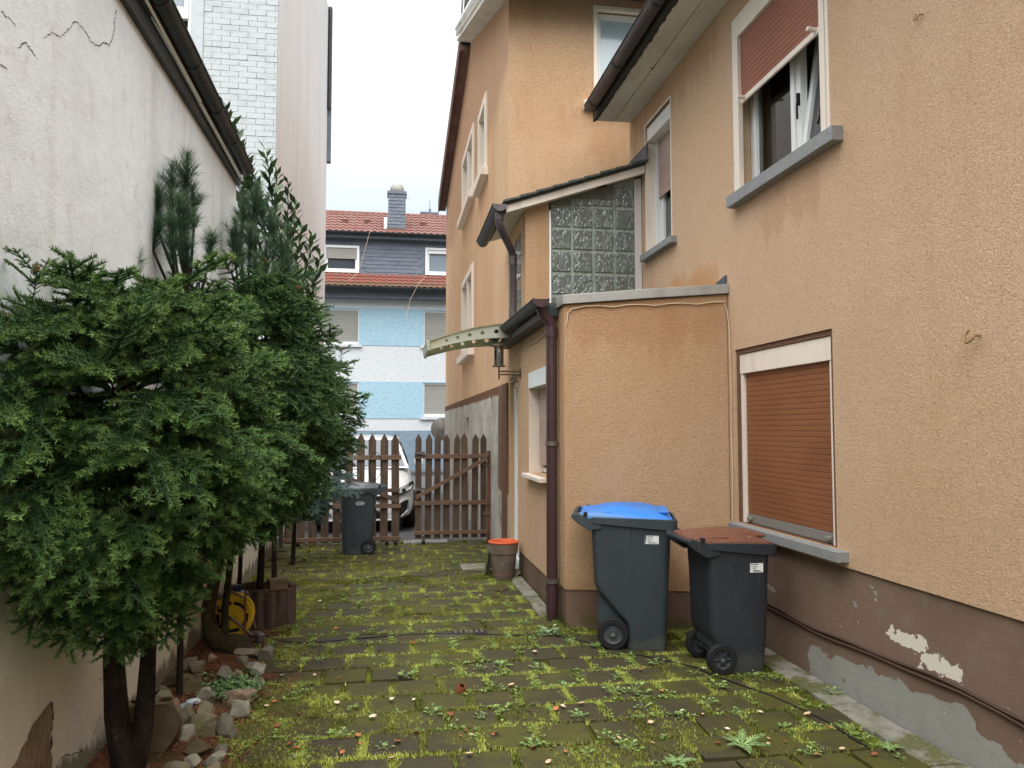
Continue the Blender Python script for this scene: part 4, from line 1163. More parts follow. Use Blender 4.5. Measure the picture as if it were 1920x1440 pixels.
# single weeds one can point to
def weed_mesh(n, size, h, c0, c1, frond=False):
    Ps, Ds, Us, ls = [], [], [], []
    for i in range(n):
        az = i * 2.4 + random.uniform(-.3, .3); el = random.uniform(.15, .75)
        D = np.array([math.cos(az) * math.cos(el), math.sin(az) * math.cos(el), math.sin(el)])
        r = random.uniform(.2, 1) * h
        base = np.array([0, 0, .004])
        if frond:
            L_ = size * random.uniform(.8, 1.2)
            D[2] = .28; D /= np.linalg.norm(D)
            sd = np.cross(D, [0, 0, 1]); sd /= np.linalg.norm(sd)
            for k in range(7):
                t = .25 + k * .115
                for s_ in (-1, 1):
                    q = base + D * L_ * t - np.array([0, 0, .35]) * L_ * (t * .6) ** 2
                    Ps.append(q); Ds.append(D * .6 + sd * s_ * .8); Us.append((0, 0, 1)); ls.append(L_ * .30 * (1.15 - t * .75))
            for q_, w__ in ((0, .62), (.4, .55)): Ps.append(base + D * L_ * q_ - np.array([0, 0, .35]) * L_ * (q_ * .6) ** 2); Ds.append(D - np.array([0, 0, .1 + .3 * q_])); Us.append((0, 0, 1)); ls.append(L_ * w__)
            Ps.append(base + D * L_ * .8 - np.array([0, 0, .35]) * L_ * .23); Ds.append(D - np.array([0, 0, .3])); Us.append((0, 0, 1)); ls.append(L_ * .3)
        else:
            Ps.append(base); Ds.append(D.copy()); Us.append((0, 0, 1)); ls.append(r * 1.05 + .004)
            Ps.append(base + D * r); Ds.append(D * np.array([1, 1, .5])); Us.append((0, 0, 1)); ls.append(size * random.uniform(.7, 1.2))
    P, D, U = np.array(Ps), np.array(Ds, float), np.array(Us, float)
    D /= np.linalg.norm(D, axis=1)[:, None]
    U = U - D * (U * D).sum(1)[:, None]; U /= np.linalg.norm(U, axis=1)[:, None]
    ln = np.array(ls)
    wf = np.full(len(ln), .15) if frond else np.where(np.arange(len(ln)) % 2 == 0, .05, .40)
    V, T = leaf_quads(P, D, U, ln, ln * wf)
    cc = np.asarray(c0) + (np.asarray(c1) - np.asarray(c0)) * rng.random(len(P))[:, None]
    return V, T, np.repeat(cc, 4, 0)
wsrc = [soup('weed', *weed_mesh(random.randint(9, 16), .030, .055, S(76, 104, 54), S(140, 164, 98)), m_leafy) for _ in range(5)]
spots = [(1450, 1275), (1415, 1270), (1280, 1345), (1150, 1300), (1085, 1345), (1230, 1245), (1190, 1300), (1345, 1290), (1560, 1300), (1300, 1265), (1330, 1320), (1520, 1415), (1470, 1365), (1205, 1330),
    (1010, 1190), (1065, 1205), (1030, 1185), (985, 1170), (960, 1150), (1120, 1215), (760, 1270), (850, 1215), (900, 1255), (940, 1250), (700, 1235), (660, 1330), (600, 1240), (810, 1340), (640, 1380), (720, 1405),
    (1000, 1400), (1100, 1415), (1140, 1385), (560, 1425), (570, 1300), (900, 1345), (1180, 1405), (1060, 1290), (1010, 1255), (1380, 1340), (1590, 1370), (1690, 1425), (1620, 1385), (1160, 1270)]
for i, (u, v) in enumerate(spots):
    p = G(u, v)
    s_ = random.uniform(.7, 1.25)
    kw = dict(label='small green leafy weed sprouting between the mossy pavers', cat='weed', group='small weeds in the paving')
    if i < 5: o = props(wsrc[i], **kw); o.location = (p[0], p[1], .0); o.rotation_euler = (0, 0, random.random() * 6)
    else: o = inst(random.choice(wsrc), (p[0], p[1], .0), (0, 0, random.random() * 6), (s_, s_, s_), **kw)
for (u, v), sz, lb in (((1392, 1402), .125, 'largest fern-leaved weed, low and spreading, near the bottom edge'), ((1270, 1436), .085, 'fern-leaved weed cut by the bottom edge left of the largest weed'), ((1668, 1408), .06, 'feathery weed beside the pale kerb slabs')):
    p = G(u, v)
    soup('weed', *weed_mesh(9, sz, .05, S(96, 128, 78), S(150, 176, 112), True), m_leafy, label=lb, cat='weed').location = (p[0], p[1], .01)
p = G(1030, 1192)
o = soup('weed', *weed_mesh(22, .05, .10, S(96, 124, 92), S(150, 172, 136)), m_leafy, label='bushy pale weed at the foot of the maroon downpipe', cat='weed'); o.location = (p[0], p[1] + .03, 0)

# fallen leaves
m_dry = [mat('dry_leaf_%d' % i, c_, .75, .2, layers=[dict(scale=40, lo=.4, hi=.7, col=tuple(x * .6 for x in c_), amt=.6)]) for i, c_ in enumerate((S(204, 176, 142), S(176, 118, 76), S(134, 84, 54), S(222, 206, 178)))]
def leaf_obj(m):
    mb = MB()
    n = 7
    vs = []
    L_ = .048
    cu = random.uniform(.1, .35)
    for i in range(n):
        t = i / (n - 1)
        wv = math.sin(math.pi * min(t * .95 + .03, 1)) ** .8 * .017
        z = .006 + cu * L_ * (t - .5) ** 2 * 2
        vs += [(-wv, (t - .5) * L_, z + wv * .6), (0, (t - .5) * L_, z), (wv, (t - .5) * L_, z + wv * random.uniform(.2, .8))]
    fs = []
    for i in range(n - 1):
        fs += [(3 * i, 3 * i + 1, 3 * i + 4, 3 * i + 3), (3 * i + 1, 3 * i + 2, 3 * i + 5, 3 * i + 4)]
    mb.add(vs, fs)
    return mk('fallen_leaf', mb, m, local=True, recalc=False, smooth=80)
lsrc = [leaf_obj(m_dry[i % 4]) for i in range(8)]
lp = [(862, 1297), (1750, 1300)]
lspots = [(670, 1197), (630, 1182), (775, 1210), (1002, 1227), (710, 1225), (1043, 1335), (845, 1345), (735, 1317), (632, 1323), (515, 1320), (500, 1330), (670, 1385), (675, 1400), (745, 1397), (520, 1368), (545, 1400), (555, 1410), (735, 1430), (700, 1350),
    (1055, 1330), (1090, 1325), (1500, 1315), (1515, 1345), (1550, 1308), (1425, 1340), (1280, 1340), (1160, 1390), (1000, 1408), (1060, 1415), (1130, 1195), (1165, 1215), (1280, 1215), (1345, 1260), (1320, 1258), (890, 1097), (900, 1120), (870, 1110), (560, 1090), (540, 1060), (550, 1050), (620, 1075), (800, 1120), (780, 1160), (940, 1110), (975, 1145), (700, 1115), (600, 1130),
    (590, 1270), (530, 1270), (560, 1345), (480, 1400), (470, 1340), (440, 1300), (420, 1260), (500, 1275), (960, 1290), (1200, 1260), (1240, 1300), (1440, 1400), (1640, 1420), (1580, 1410), (1220, 1360), (930, 1380), (780, 1380), (880, 1420)]
lrest = [(random.uniform(480, 1650), random.uniform(1085, 1438)) for _ in range(40)]
for i, (u, v) in enumerate(lspots + lrest):
    p = G(u, v)
    if i >= 8 and (p[0] > 2.45 or (p[0] > 1.2 and p[1] > 5.2) or p[0] < -1.3): continue
    sc_ = random.uniform(.6, 1.05) * (1 if i < len(lspots) else .75)
    kw = dict(label='dry curled leaf fallen on the mossy paving', cat='leaf', group='fallen leaves on the paving')
    rot = (random.uniform(-.25, .25), random.uniform(-.25, .25), random.random() * 6.3)
    if i < 8: o = props(lsrc[i], **kw); o.location = (p[0], p[1], .010); o.rotation_euler = rot
    else: o = inst(random.choice(lsrc), (p[0], p[1], .010), rot, (sc_,) * 3, **kw)
p = G(862, 1298)
o = mk('crumpled_leaf', MB().lathe([(.004, 0), (.03, .01), (.026, .03), (.018, .05), (.022, .052), (.03, .03), (.034, .012), (.004, .004)], (0, 0, 0), 9), m_dry[2], local=True, smooth=70, label='rolled reddish brown leaf standing on the pavers', cat='leaf'); o.location = (p[0], p[1], .004); o.rotation_euler = (.5, .3, 0)

# ================================================================ planting bed along the white wall
m_bed = mat('bed_soil', S(84, 62, 44), .95, .1, layers=[dict(scale=7, lo=.42, hi=.62, col=S(62, 56, 38), amt=.8, detail=6), dict(scale=18, lo=.52, hi=.66, col=S(96, 60, 44), amt=.7)], bumps=[dict(scale=30, s=.8, d=.02, detail=6)])
def bed_edge(y): return -.96 + .16 * math.sin(y * 1.4) * .5 + (.22 if y < 5.2 else .22 * max(0, 1 - (y - 5.2) / .9))
def bed_z(x, y):
    t = max(0., min(1., (bed_edge(y) - x) / .30))
    return -.010 + .06 * t * t * (3 - 2 * t) + .014 * (float(fbm(x * 9, y * 9)) - .5) * t
bm_ = MB()
NX, NY = 14, 70
for j in range(NY + 1):
    y = 2.6 + (7.05 - 2.6) * j / NY
    xe = bed_edge(y) + .06
    for i in range(NX + 1):
        x = -1.379 + (xe + 1.379) * i / NX
        bm_.v.append((x, y, bed_z(x, y)))
for j in range(NY):
    for i in range(NX):
        a = j * (NX + 1) + i
        bm_.f.append((a, a + 1, a + NX + 2, a + NX + 1))
mk('planting_bed', bm_, m_bed, kind='structure', smooth=80, recalc=False)
# needle litter
n = 26000
lx, ly = rng.uniform(-1.37, -.45, n), rng.uniform(3.1, 6.9, n)
be = np.array([bed_edge(y) for y in ly])
keep = ((lx < be + .12) & (fbm(lx * 4 + 5, ly * 4) + .12 * rng.random(n) > .50))
lx, ly, be = lx[keep], ly[keep], be[keep]
lz = np.array([bed_z(a, b) for a, b in zip(lx, ly)]) + .004 + .014 * rng.random(len(lx))
n = len(lx)
az = rng.random(n) * 6.28
d = np.stack([np.cos(az), np.sin(az), rng.normal(0, .25, n)], 1) * (.012 + .012 * rng.random(n))[:, None]
pd = np.stack([-np.sin(az), np.cos(az), np.zeros(n)], 1) * .0028
B = np.stack([lx, ly, lz], 1)
V = np.stack([B - d - pd, B - d + pd, B + d], 1).reshape(-1, 3)
col = np.asarray(S(98, 60, 44)) + (np.asarray(S(150, 98, 72)) - np.asarray(S(98, 60, 44))) * rng.random(n)[:, None]
soup('needle_litter', V, np.arange(3 * n).reshape(-1, 3), np.repeat(col, 3, 0), m_moss, kind='stuff', label='reddish brown fallen needles covering the planting bed', cat='litter')
gx, gy = rng.normal(-.93, .09, 260), rng.normal(4.95, .12, 260)
V, T, c = ground_leaflets(gx, gy, 6, .020, .06, S(60, 92, 52), S(120, 150, 96), 1.0)
soup('ground_plants', V, T, c, m_leafy, kind='stuff', label='low green plants growing among the bed stones', cat='plants')

# stones
def stone_mat(i, c_, c2): return mat('stone_%d' % i, c_, .85, .2, layers=[dict(scale=9, lo=.42, hi=.66, col=c2, amt=.8, detail=6), dict(scale=5, lo=.56, hi=.68, col=S(104, 104, 66), amt=.7, off=(i, 2, 5), detail=6), dict(scale=70, lo=.55, hi=.7, col=tuple(x * .7 for x in c_), amt=.4)], bumps=[dict(scale=28, s=.5, d=.01, detail=6)], gen=False)
sm = [stone_mat(0, S(124, 116, 96), S(98, 90, 74)), stone_mat(1, S(146, 124, 104), S(112, 96, 82)), stone_mat(2, S(114, 108, 96), S(88, 84, 72)), stone_mat(3, S(146, 142, 126), S(110, 108, 94)), stone_mat(4, S(104, 90, 70), S(80, 70, 54))]
def stone(name, loc, sx_, sy_, sz_, m, rz, label, seed, ang=.3, group=None):
    rs = random.Random(seed)
    bm = bmesh.new()
    bmesh.ops.create_icosphere(bm, subdivisions=4, radius=1)
    cuts = [(Vector((rs.gauss(0, 1), rs.gauss(0, 1), rs.gauss(0, .8))).normalized(), rs.uniform(.42, .74)) for _ in range(11)]
    ph = [rs.uniform(0, 6) for _ in range(6)]
    for v in bm.verts:
        for nrm, dd in cuts:
            t = v.co.dot(nrm) - dd
            if t > 0: v.co -= nrm * t * .96
        c3 = v.co
        v.co = c3 * (1.12 + .035 * math.sin(c3.x * 7 + ph[0]) * math.sin(c3.y * 8 + ph[1]) + .03 * math.sin(c3.z * 9 + ph[2]) + .02 * math.sin(c3.x * 17 + ph[3]) * math.sin(c3.z * 15 + ph[4])) + c3.normalized() * rs.uniform(-.008, .008)
        v.co = Vector((v.co.x * sx_, v.co.y * sy_, v.co.z * sz_))
    me = bpy.data.meshes.new(name); bm.to_mesh(me); bm.free()
    me.polygons.foreach_set('use_smooth', [True] * len(me.polygons)); me.set_sharp_from_angle(angle=R(26))
    me.materials.append(m)
    o = bpy.data.objects.new(name, me); C.objects.link(o)
    o.location = loc; o.rotation_euler = (rs.uniform(-.2, .2), rs.uniform(-.2, .2), rz)
    return props(o, label, 'stone', group)
STL = {1: 'small pinkish stone at the wall just above the boulder', 2: 'long grey stone lying against the foot of the white wall', 3: 'broad tan stone resting behind the top of the boulder', 4: 'greyish stone at the right shoulder of the boulder', 5: 'brown wedge stone half buried in needles near the wall', 6: 'brown pointed stone right of the half buried wedge stone', 7: 'flat grey stone just left of the bent trunk', 8: 'rounded stone between the white wall and the bent trunk', 9: 'grey oval stone below the bent trunk', 10: 'little pinkish pebble beside the oval stone below the bent trunk', 14: 'pale stone directly below the large pink and grey stone', 16: 'cream and grey stone right of the bent trunk beside the paving', 18: 'upright grey stone in front of the palisade planter', 19: 'low flat stone under the yellow hose reel', 21: 'mossy flat stone right of the boulder in the lower bed', 22: 'olive brown slab stone at the foot of the boulder', 23: 'rounded pale stone left of the lowest brown needles', 24: 'grey stone lowest in the bed near the bottom edge', 25: 'small pale stone between the boulder foot and the bottom edge', 26: 'small grey stone at the path edge above the pale round one', 27: 'mossy stone nearest the near spruce trunk at the bottom', 28: 'small stone right of the large pink and grey stone', 29: 'flat mossy stone behind the bluish shard', 30: 'pale stone wedged against the right side of the boulder', 31: 'small dark stone touching the wall above the boulder', 32: 'tiny pinkish stone tucked under the bent trunk', 33: 'tiny grey stone between bent trunk and paving'}
ST = [(292, 1368, 105, 92, 4, 'biggest brown angular boulder leaning beside the near spruce trunk'), (265, 1305, 40, 30, 1, None), (310, 1312, 44, 24, 0, None), (318, 1340, 60, 36, 1, None), (345, 1352, 44, 36, 0, None), (340, 1280, 46, 34, 4, None), (362, 1288, 40, 30, 4, None),
    (372, 1254, 34, 20, 0, None), (352, 1250, 38, 24, 2, None), (424, 1270, 40, 24, 2, None), (444, 1268, 22, 14, 1, None), (442, 1285, 34, 12, 1, 'flat pinkish stone slab in the middle of the planting bed'), (390, 1310, 30, 26, 3, 'pale rounded stone beside the glass shards'), (450, 1302, 52, 34, 1, 'large pink and grey stone in the middle of the bed'), (452, 1318, 44, 30, 3, None),
    (474, 1275, 32, 24, 3, 'small cream stone at the path side of the bed'), (482, 1250, 38, 28, 3, None), (470, 1218, 46, 20, 0, 'flat mossy stone behind the curved trunk'), (495, 1215, 26, 32, 2, None), (430, 1212, 40, 16, 0, None), (420, 1352, 44, 36, 2, 'squarish grey green stone at the path edge of the bed'), (378, 1360, 56, 34, 0, None), (366, 1392, 52, 32, 4, None),
    (405, 1405, 34, 32, 3, None), (395, 1430, 40, 32, 0, None), (360, 1418, 30, 22, 3, None), (412, 1388, 26, 20, 2, None), (326, 1432, 44, 22, 0, None), (470, 1292, 26, 18, 0, None), (385, 1335, 44, 24, 0, None), (350, 1378, 32, 26, 3, None), (300, 1300, 24, 16, 2, None), (398, 1238, 22, 14, 1, None), (455, 1240, 22, 14, 2, None)]
for i, (u, v, wpx, hpx, mi, lb) in enumerate(ST):
    big = i == 0
    p = G(u, v + hpx * .35, .045)
    dd = (p - CP) @ FW
    sx_, sz_ = wpx / F * dd / 2 * 1.22, hpx / F * dd / 2 * 1.35
    zb = bed_z(p[0], p[1])
    lb2 = lb or STL[i]
    stone('boulder' if big else 'stone', (p[0], p[1], zb + sz_ * .55), sx_, (sx_ + sz_) * .45, sz_, sm[mi], random.uniform(-.5, .5), lb2, i + 3, group='fieldstones in the planting bed')
p = G(968, 1082); stone('stone', (p[0], p[1], .035), .05, .045, .045, sm[0], .4, 'single round stone on the ground right of the plant pot', 91)
# glass shards in the bed
for u, v, m_, lb in ((366, 1322, mat('pale_shard', S(204, 214, 218), .3, .6), 'pale glassy shard lying among the bed stones'), (350, 1335, mat('blue_shard', S(134, 148, 162), .3, .6), 'bluish grey shard lying among the bed stones')):
    p = G(u, v, .05)
    stone('shard', (p[0], p[1], .075), .045, .035, .022, m_, .5, lb, int(u), .2)

# ================================================================ wheelie bins
m_bin = mat('bin_plastic', S(58, 66, 72), .48, .4, layers=[dict(scale=(4, 4, 1.5), lo=.4, hi=.7, col=S(50, 58, 63), amt=.8), dict(scale=(30, 30, 5), lo=.6, hi=.75, col=S(84, 94, 98), amt=.35), dict(scale=(5, 5, 3), lo=.6, hi=1.0, col=S(92, 94, 84), amt=.5, amp=1.5, detail=5, box=[(2, -.1, -.05, .02, .25)]), dict(scale=(4, 4, 1), lo=.58, hi=.75, col=S(92, 100, 102), amt=.35, off=(7, 1, 1))], bumps=[dict(scale=300, s=.12, d=.001)])
m_bin2 = mat('bin_plastic_dark', S(48, 52, 58), .5, .4, layers=[dict(scale=(4, 4, 1.5), lo=.4, hi=.7, col=S(41, 44, 49), amt=.8), dict(scale=(30, 30, 5), lo=.6, hi=.75, col=S(72, 76, 80), amt=.35), dict(scale=(5, 5, 3), lo=.6, hi=1.0, col=S(82, 84, 76), amt=.5, amp=1.5, detail=5, box=[(2, -.1, -.05, .02, .25)]), dict(scale=(4, 4, 1), lo=.58, hi=.75, col=S(78, 82, 86), amt=.35, off=(7, 1, 1))], bumps=[dict(scale=300, s=.12, d=.001)])
m_lid_b = mat('blue_lid', S(48, 122, 206), .42, .45, layers=[dict(scale=(6, 6, 6), lo=.4, hi=.7, col=S(40, 108, 190), amt=.7), dict(scale=3, lo=.50, hi=.72, col=S(92, 132, 164), amt=.6, detail=5), dict(scale=34, lo=.62, hi=.72, col=S(120, 150, 176), amt=.5)])
m_lid_n = mat('brown_lid', S(110, 72, 56), .42, .45, layers=[dict(scale=6, lo=.4, hi=.7, col=S(96, 62, 48), amt=.7), dict(scale=20, lo=.60, hi=.7, col=S(160, 128, 110), amt=.5)])
m_lid_k = mat('grey_lid', S(70, 74, 78), .4, .45, layers=[dict(scale=5, lo=.4, hi=.7, col=S(90, 96, 100), amt=.6)])
m_stick = mat('sticker_white', S(228, 230, 230), .5, .3)
m_ink = mat('print_ink', S(70, 72, 76), .6, .2)
def rrect(x0, x1, y0, y1, r, z, n=5):
    o = []
    for cx, cy, a in ((x1 - r, y1 - r, 0), (x0 + r, y1 - r, 90), (x0 + r, y0 + r, 180), (x1 - r, y0 + r, 270)):
        for k in range(n + 1):
            q = R(a + 90 * k / n)
            o.append((cx + r * math.cos(q), cy + r * math.sin(q), z))
    return o
def wheelie_bin(label, loc, rz, hgt, dep, wid, body_m, lid_m, big, group='wheelie bins', oval=False):
    """local axes: +x front, -x handle and wheels, y width"""
    t = thing('wheelie_bin', label, 'bin', loc, rz, group)
    hb = hgt * .885
    xr, xf = -dep * .40, dep * .40
    w2 = wid / 2
    wr = .10 if not big else .115
    cut = .44 if big else .235
    # upper body down to the wheel recess, then narrowing forwards
    L_ = []
    for z, a, b, ww, r in ((0, -.02 if big else -.07, xf - .050, .83, .03), (.02, -.035 if big else -.08, xf - .040, .85, .045), (cut * .42, -.03 if big else -.10, xf - .034, .87, .045), (cut, xr + .040, xf - .022, .90, .05), (cut + .04, xr + .030, xf - .020, .905, .05), (hb * .78, xr + .02, xf - .008, .95, .05), (hb, xr + .01, xf, .98, .05)):
        L_.append(rrect(a, b, -w2 * ww, w2 * ww, r, z))
    body = mk('body', MB().loft(L_), body_m, t, local=True, smooth=35)
    # recessed rear block that carries the axle
    mk('axle_block', MB().prism([(xr + .06, cut + .02), (xr + .05, wr * 1.5), (xr + .16, wr * .75), (.02, wr * .6), (.02, cut * .5), (-.0, cut * .6)], 1, -w2 * .6, w2 * .6), body_m, t, local=True, bevel=.012)
    # vertical ribs
    for x in ((.0, .11) if big else (-.02,)):
        for s_ in (-1, 1):
            mk('rib', MB().tube([(x, s_ * w2 * .966, hb - .03), (x, s_ * w2 * (.945 if big else .952), hb - .22)], .005, 6), body_m, t, local=True)
    # rim: flat collar that droops to the front
    rim = []
    for z, e in ((hb - .022, .0), (hb - .016, .026), (hb + .026, .026), (hb + .03, .006)):
        lp_ = rrect(xr - .0 - e * .3, xf + .02 + e, -w2 - e * .55, w2 + e * .55, .05, z)
        lp_ = [(x, y, zz - (max(0, x - xf * .35) / (xf * .65)) * (.045 if zz < hb else .012)) for x, y, zz in lp_]
        rim.append(lp_)
    mk('rim', MB().loft(rim, cap=False), body_m, t, local=True, smooth=35)
    # lid
    z0 = hb + .032
    lid = []
    dome = .040 if big else .030
    for z, e, r in ((z0 - .012, -.002, .05), (z0 + .012, 0, .05), (z0 + .022, .012, .05), (z0 + .034, .075, .06), (z0 + .034 + dome * .55, .12, .07), (z0 + .034 + dome * .9, .19, .08)):
        lp_ = rrect(xr - .075 + e * 1.2, xf + .015 - e * .8, -w2 - .005 + e * .62, w2 + .005 - e * .62, min(r, .08), z)
        lp_ = [(x, y, zz - max(0, (x - .02) / xf) ** 1.5 * .030 * (1 if z > z0 else .5)) for x, y, zz in lp_]
        lid.append(lp_)
    lido = mk('lid', MB().loft(lid), lid_m, t, local=True, smooth=50)
    mk('lid_grip', MB().box(xf - .085, xf - .012, -w2 * .75, w2 * .75, z0 + .022, z0 + .040).box(xf - .10, xf - .03, -w2 * .7, w2 * .7, z0 + .012, z0 + .0225), lid_m, lido, local=True, bevel=.005)
    for s_ in (-1, 1):
        mk('lid_arm', MB().prism([(xr - .085, z0 + .006), (xr + .0, z0 + .0), (xr + .16, z0 + .030), (xr + .04, z0 + .036), (xr - .075, z0 + .026)], 1, s_ * w2 * .82 - .03, s_ * w2 * .82 + .03), lid_m, lido, local=True, bevel=.008)
    # handle with its two brackets
    zh = hb + .035
    for s_ in (-1, 1):
        mk('handle_bracket', MB().prism([(xr + .09, hb - .055), (xr + .07, hb + .012), (xr - .02, hb + .034), (xr - .10, zh + .022), (xr - .132, zh + .008), (xr - .128, zh - .018), (xr - .09, zh - .05), (xr + .0, hb - .07)], 1, s_ * w2 * .95 - .020, s_ * w2 * .95 + .020), body_m, t, local=True, bevel=.006)
        mk('hinge_cap', MB().tube([(xr - .03, s_ * w2 * .90, z0 + .018), (xr - .03, s_ * (w2 + .014), z0 + .018)], .016, 12), m_black, t, local=True, smooth=40)
    mk('handle', MB().tube([(xr - .118, -w2 * .96, zh), (xr - .118, w2 * .96, zh)], .017, 12), body_m, t, local=True, smooth=40)
    # wheels
    xw = xr + (.165 if big else .10)
    wo_ = w2 * .74
    mk('axle', MB().tube([(xw, -w2 * .98, wr), (xw, w2 * .98, wr)], .011, 8), m_steel, t, local=True, smooth=40)
    for s_ in (-1, 1):
        yc = s_ * (w2 * .74 + .028)
        hw = .026
        wh = mk('wheel', MB().lathe([(wr * .62, -hw), (wr * .93, -hw), (wr, -hw * .6), (wr, hw * .6), (wr * .93, hw), (wr * .62, hw), (wr * .62, -hw)], (xw, yc, wr), 28, ax=1), m_black, t, local=True, smooth=40)
        hub = MB().lathe([(0.001, -hw * .75), (wr * .22, -hw * .95), (wr * .3, -hw * .4), (wr * .5, -hw * .3), (wr * .615, -hw * .8), (wr * .615, hw * .8), (wr * .5, hw * .3), (wr * .3, hw * .4), (wr * .22, hw * .95), (.001, hw * .75)], (xw, yc, wr), 28, ax=1)
        mk('hub', hub, body_m, wh, local=True, smooth=40)
        for k in range(0 if big else 6):
            q = k * math.pi / 3
            mk('spoke', MB().tube([(xw + wr * .25 * math.cos(q), yc + s_ * hw * .6, wr + wr * .25 * math.sin(q)), (xw + wr * .6 * math.cos(q), yc + s_ * hw * .6, wr + wr * .6 * math.sin(q))], .007, 6), body_m, wh, local=True)
    return t, hb, w2, xf, xr
def sticker(t, x0, x1, z0, z1, y):
    s_ = mk('sticker', MB().box(x0, x1, y - .002, y + .004, z0, z1), m_stick, t, local=True)
    mb = MB()
    hh = z1 - z0; ww = x1 - x0
    for a, b, c_, d_ in ((.05, .62, .82, .92), (.05, .14, .60, .66), (.2, .55, .60, .66), (.2, .5, .46, .51), (.05, .12, .34, .40), (.16, .42, .34, .39)):
        k = a
        while k < b:
            e = min(b, k + random.uniform(.03, .08)); mb.box(x0 + k * ww, x0 + e * ww, y - .0035, y - .002, z0 + c_ * hh, z0 + d_ * hh); k = e + .02
    k = .22
    while k < .72:
        e = k + random.choice((.008, .014)); mb.box(x0 + k * ww, x0 + e * ww, y - .0035, y - .002, z0 + .08 * hh, z0 + .24 * hh); k = e + .012
    mb.box(x0 + .76 * ww, x0 + .86 * ww, y - .0035, y - .002, z0 + .07 * hh, z0 + .14 * hh)
    mk('sticker_print', mb, m_ink, s_, local=True)

t, hb, w2, xf, xr = wheelie_bin('tall dark grey wheelie bin with bright blue lid beside the downpipe', (1.825, 5.735, .004), R(-17), 1.055, .74, .56, m_bin, m_lid_b, True, group=None)
sticker(t, .105, .205, hb - .160, hb - .100, -w2 * .955 - .001)
0 and mk('scuff', MB().box(-.20, -.13, -w2 * .93 - .003, -w2 * .93, .62, .623), m_stick, t, local=True)
t, hb, w2, xf, xr = wheelie_bin('dark grey wheelie bin with brown lid in front of the shuttered window', (2.30, 5.07, .004), R(-2), .94, .56, .46, m_bin2, m_lid_n, False, group=None)
sticker(t, .075, .165, hb - .17, hb - .110, -w2 * .952 - .001)
t, hb, w2, xf, xr = wheelie_bin('all grey wheelie bin with oval emblem standing before the picket gate', (-.40, 10.32, .0), R(180 + 6), .93, .56, .46, m_bin, m_lid_k, False, group=None)
# oval emblem on the side that faces the camera (local +y)
yy = w2 * .955
em = mk('emblem', MB().add([(-.012 + .056 * math.cos(k * math.pi / 14), yy + .004, hb * .80 + .023 * math.sin(k * math.pi / 14)) for k in range(28)] + [(-.012 + .056 * math.cos(k * math.pi / 14), yy - .01, hb * .80 + .023 * math.sin(k * math.pi / 14)) for k in range(28)], [tuple(range(28))] + [(k, (k + 1) % 28, 28 + (k + 1) % 28, 28 + k) for k in range(28)]), m_stick, t, local=True)
mk('emblem_field', MB().add([(-.012 + .049 * math.cos(k * math.pi / 14), yy + .0055, hb * .80 + .017 * math.sin(k * math.pi / 14)) for k in range(28)], [tuple(range(28))]), m_bin2, em, local=True, recalc=False)
mb = MB()
for x0_, x1_, z0_, z1_ in ((-.030, -.026, -.008, .008), (-.022, -.018, -.008, .008), (-.026, -.022, 0, .006), (-.012, -.008, -.008, .008), (-.008, .000, .004, .008), (-.003, .001, -.008, .005), (-.008, -.002, -.008, -.004), (.010, .014, -.008, .008), (.014, .022, -.008, -.004), (.022, .026, -.008, .008)):
    mb.box(-.012 + x0_ * 1.2, -.012 + x1_ * 1.2, yy + .006, yy + .008, hb * .80 + z0_, hb * .80 + z1_)
mk('emblem_letters', mb, m_stick, em, local=True)

# ================================================================ plant pot
m_terra = mat('terracotta', S(214, 104, 66), .7, .25, layers=[dict(scale=8, lo=.45, hi=.7, col=S(196, 88, 54), amt=.6)])
m_potgrey = mat('pot_weathered', S(120, 106, 96), .85, .2, layers=[dict(scale=(5, 5, 3), lo=.42, hi=.66, col=S(98, 86, 76), amt=.8), dict(scale=(9, 9, 9), lo=.56, hi=.68, col=S(142, 136, 126), amt=.6)])
pt = thing('plant_pot', 'weathered round plant pot with orange terracotta rim by the annex door', 'pot', (1.235, 8.36, 0))
mk('pot', MB().lathe([(.001, .0), (.112, .0), (.118, .01), (.143, .27), (.153, .272), (.158, .375), (.140, .375), (.13, .27), (.105, .02), (.001, .02)], (0, 0, 0), 32), m_potgrey, pt, local=True, smooth=40)
mk('rim', MB().lathe([(.135, .360), (.162, .377), (.168, .388), (.162, .400), (.146, .400), (.135, .385), (.118, .06), (.001, .05), (.001, .045), (.122, .05), (.135, .36)], (0, 0, 0), 32), m_terra, pt, local=True, smooth=50)
bd = mk('leaning_board', MB().box(-.012, .012, -.14, .14, 0, .36), m_kerb, local=True, bevel=.004, label='grey board leaning behind the left side of the plant pot', cat='board')
bd.location = (1.085, 8.62, 0); bd.rotation_euler = (0, R(10), R(-20))

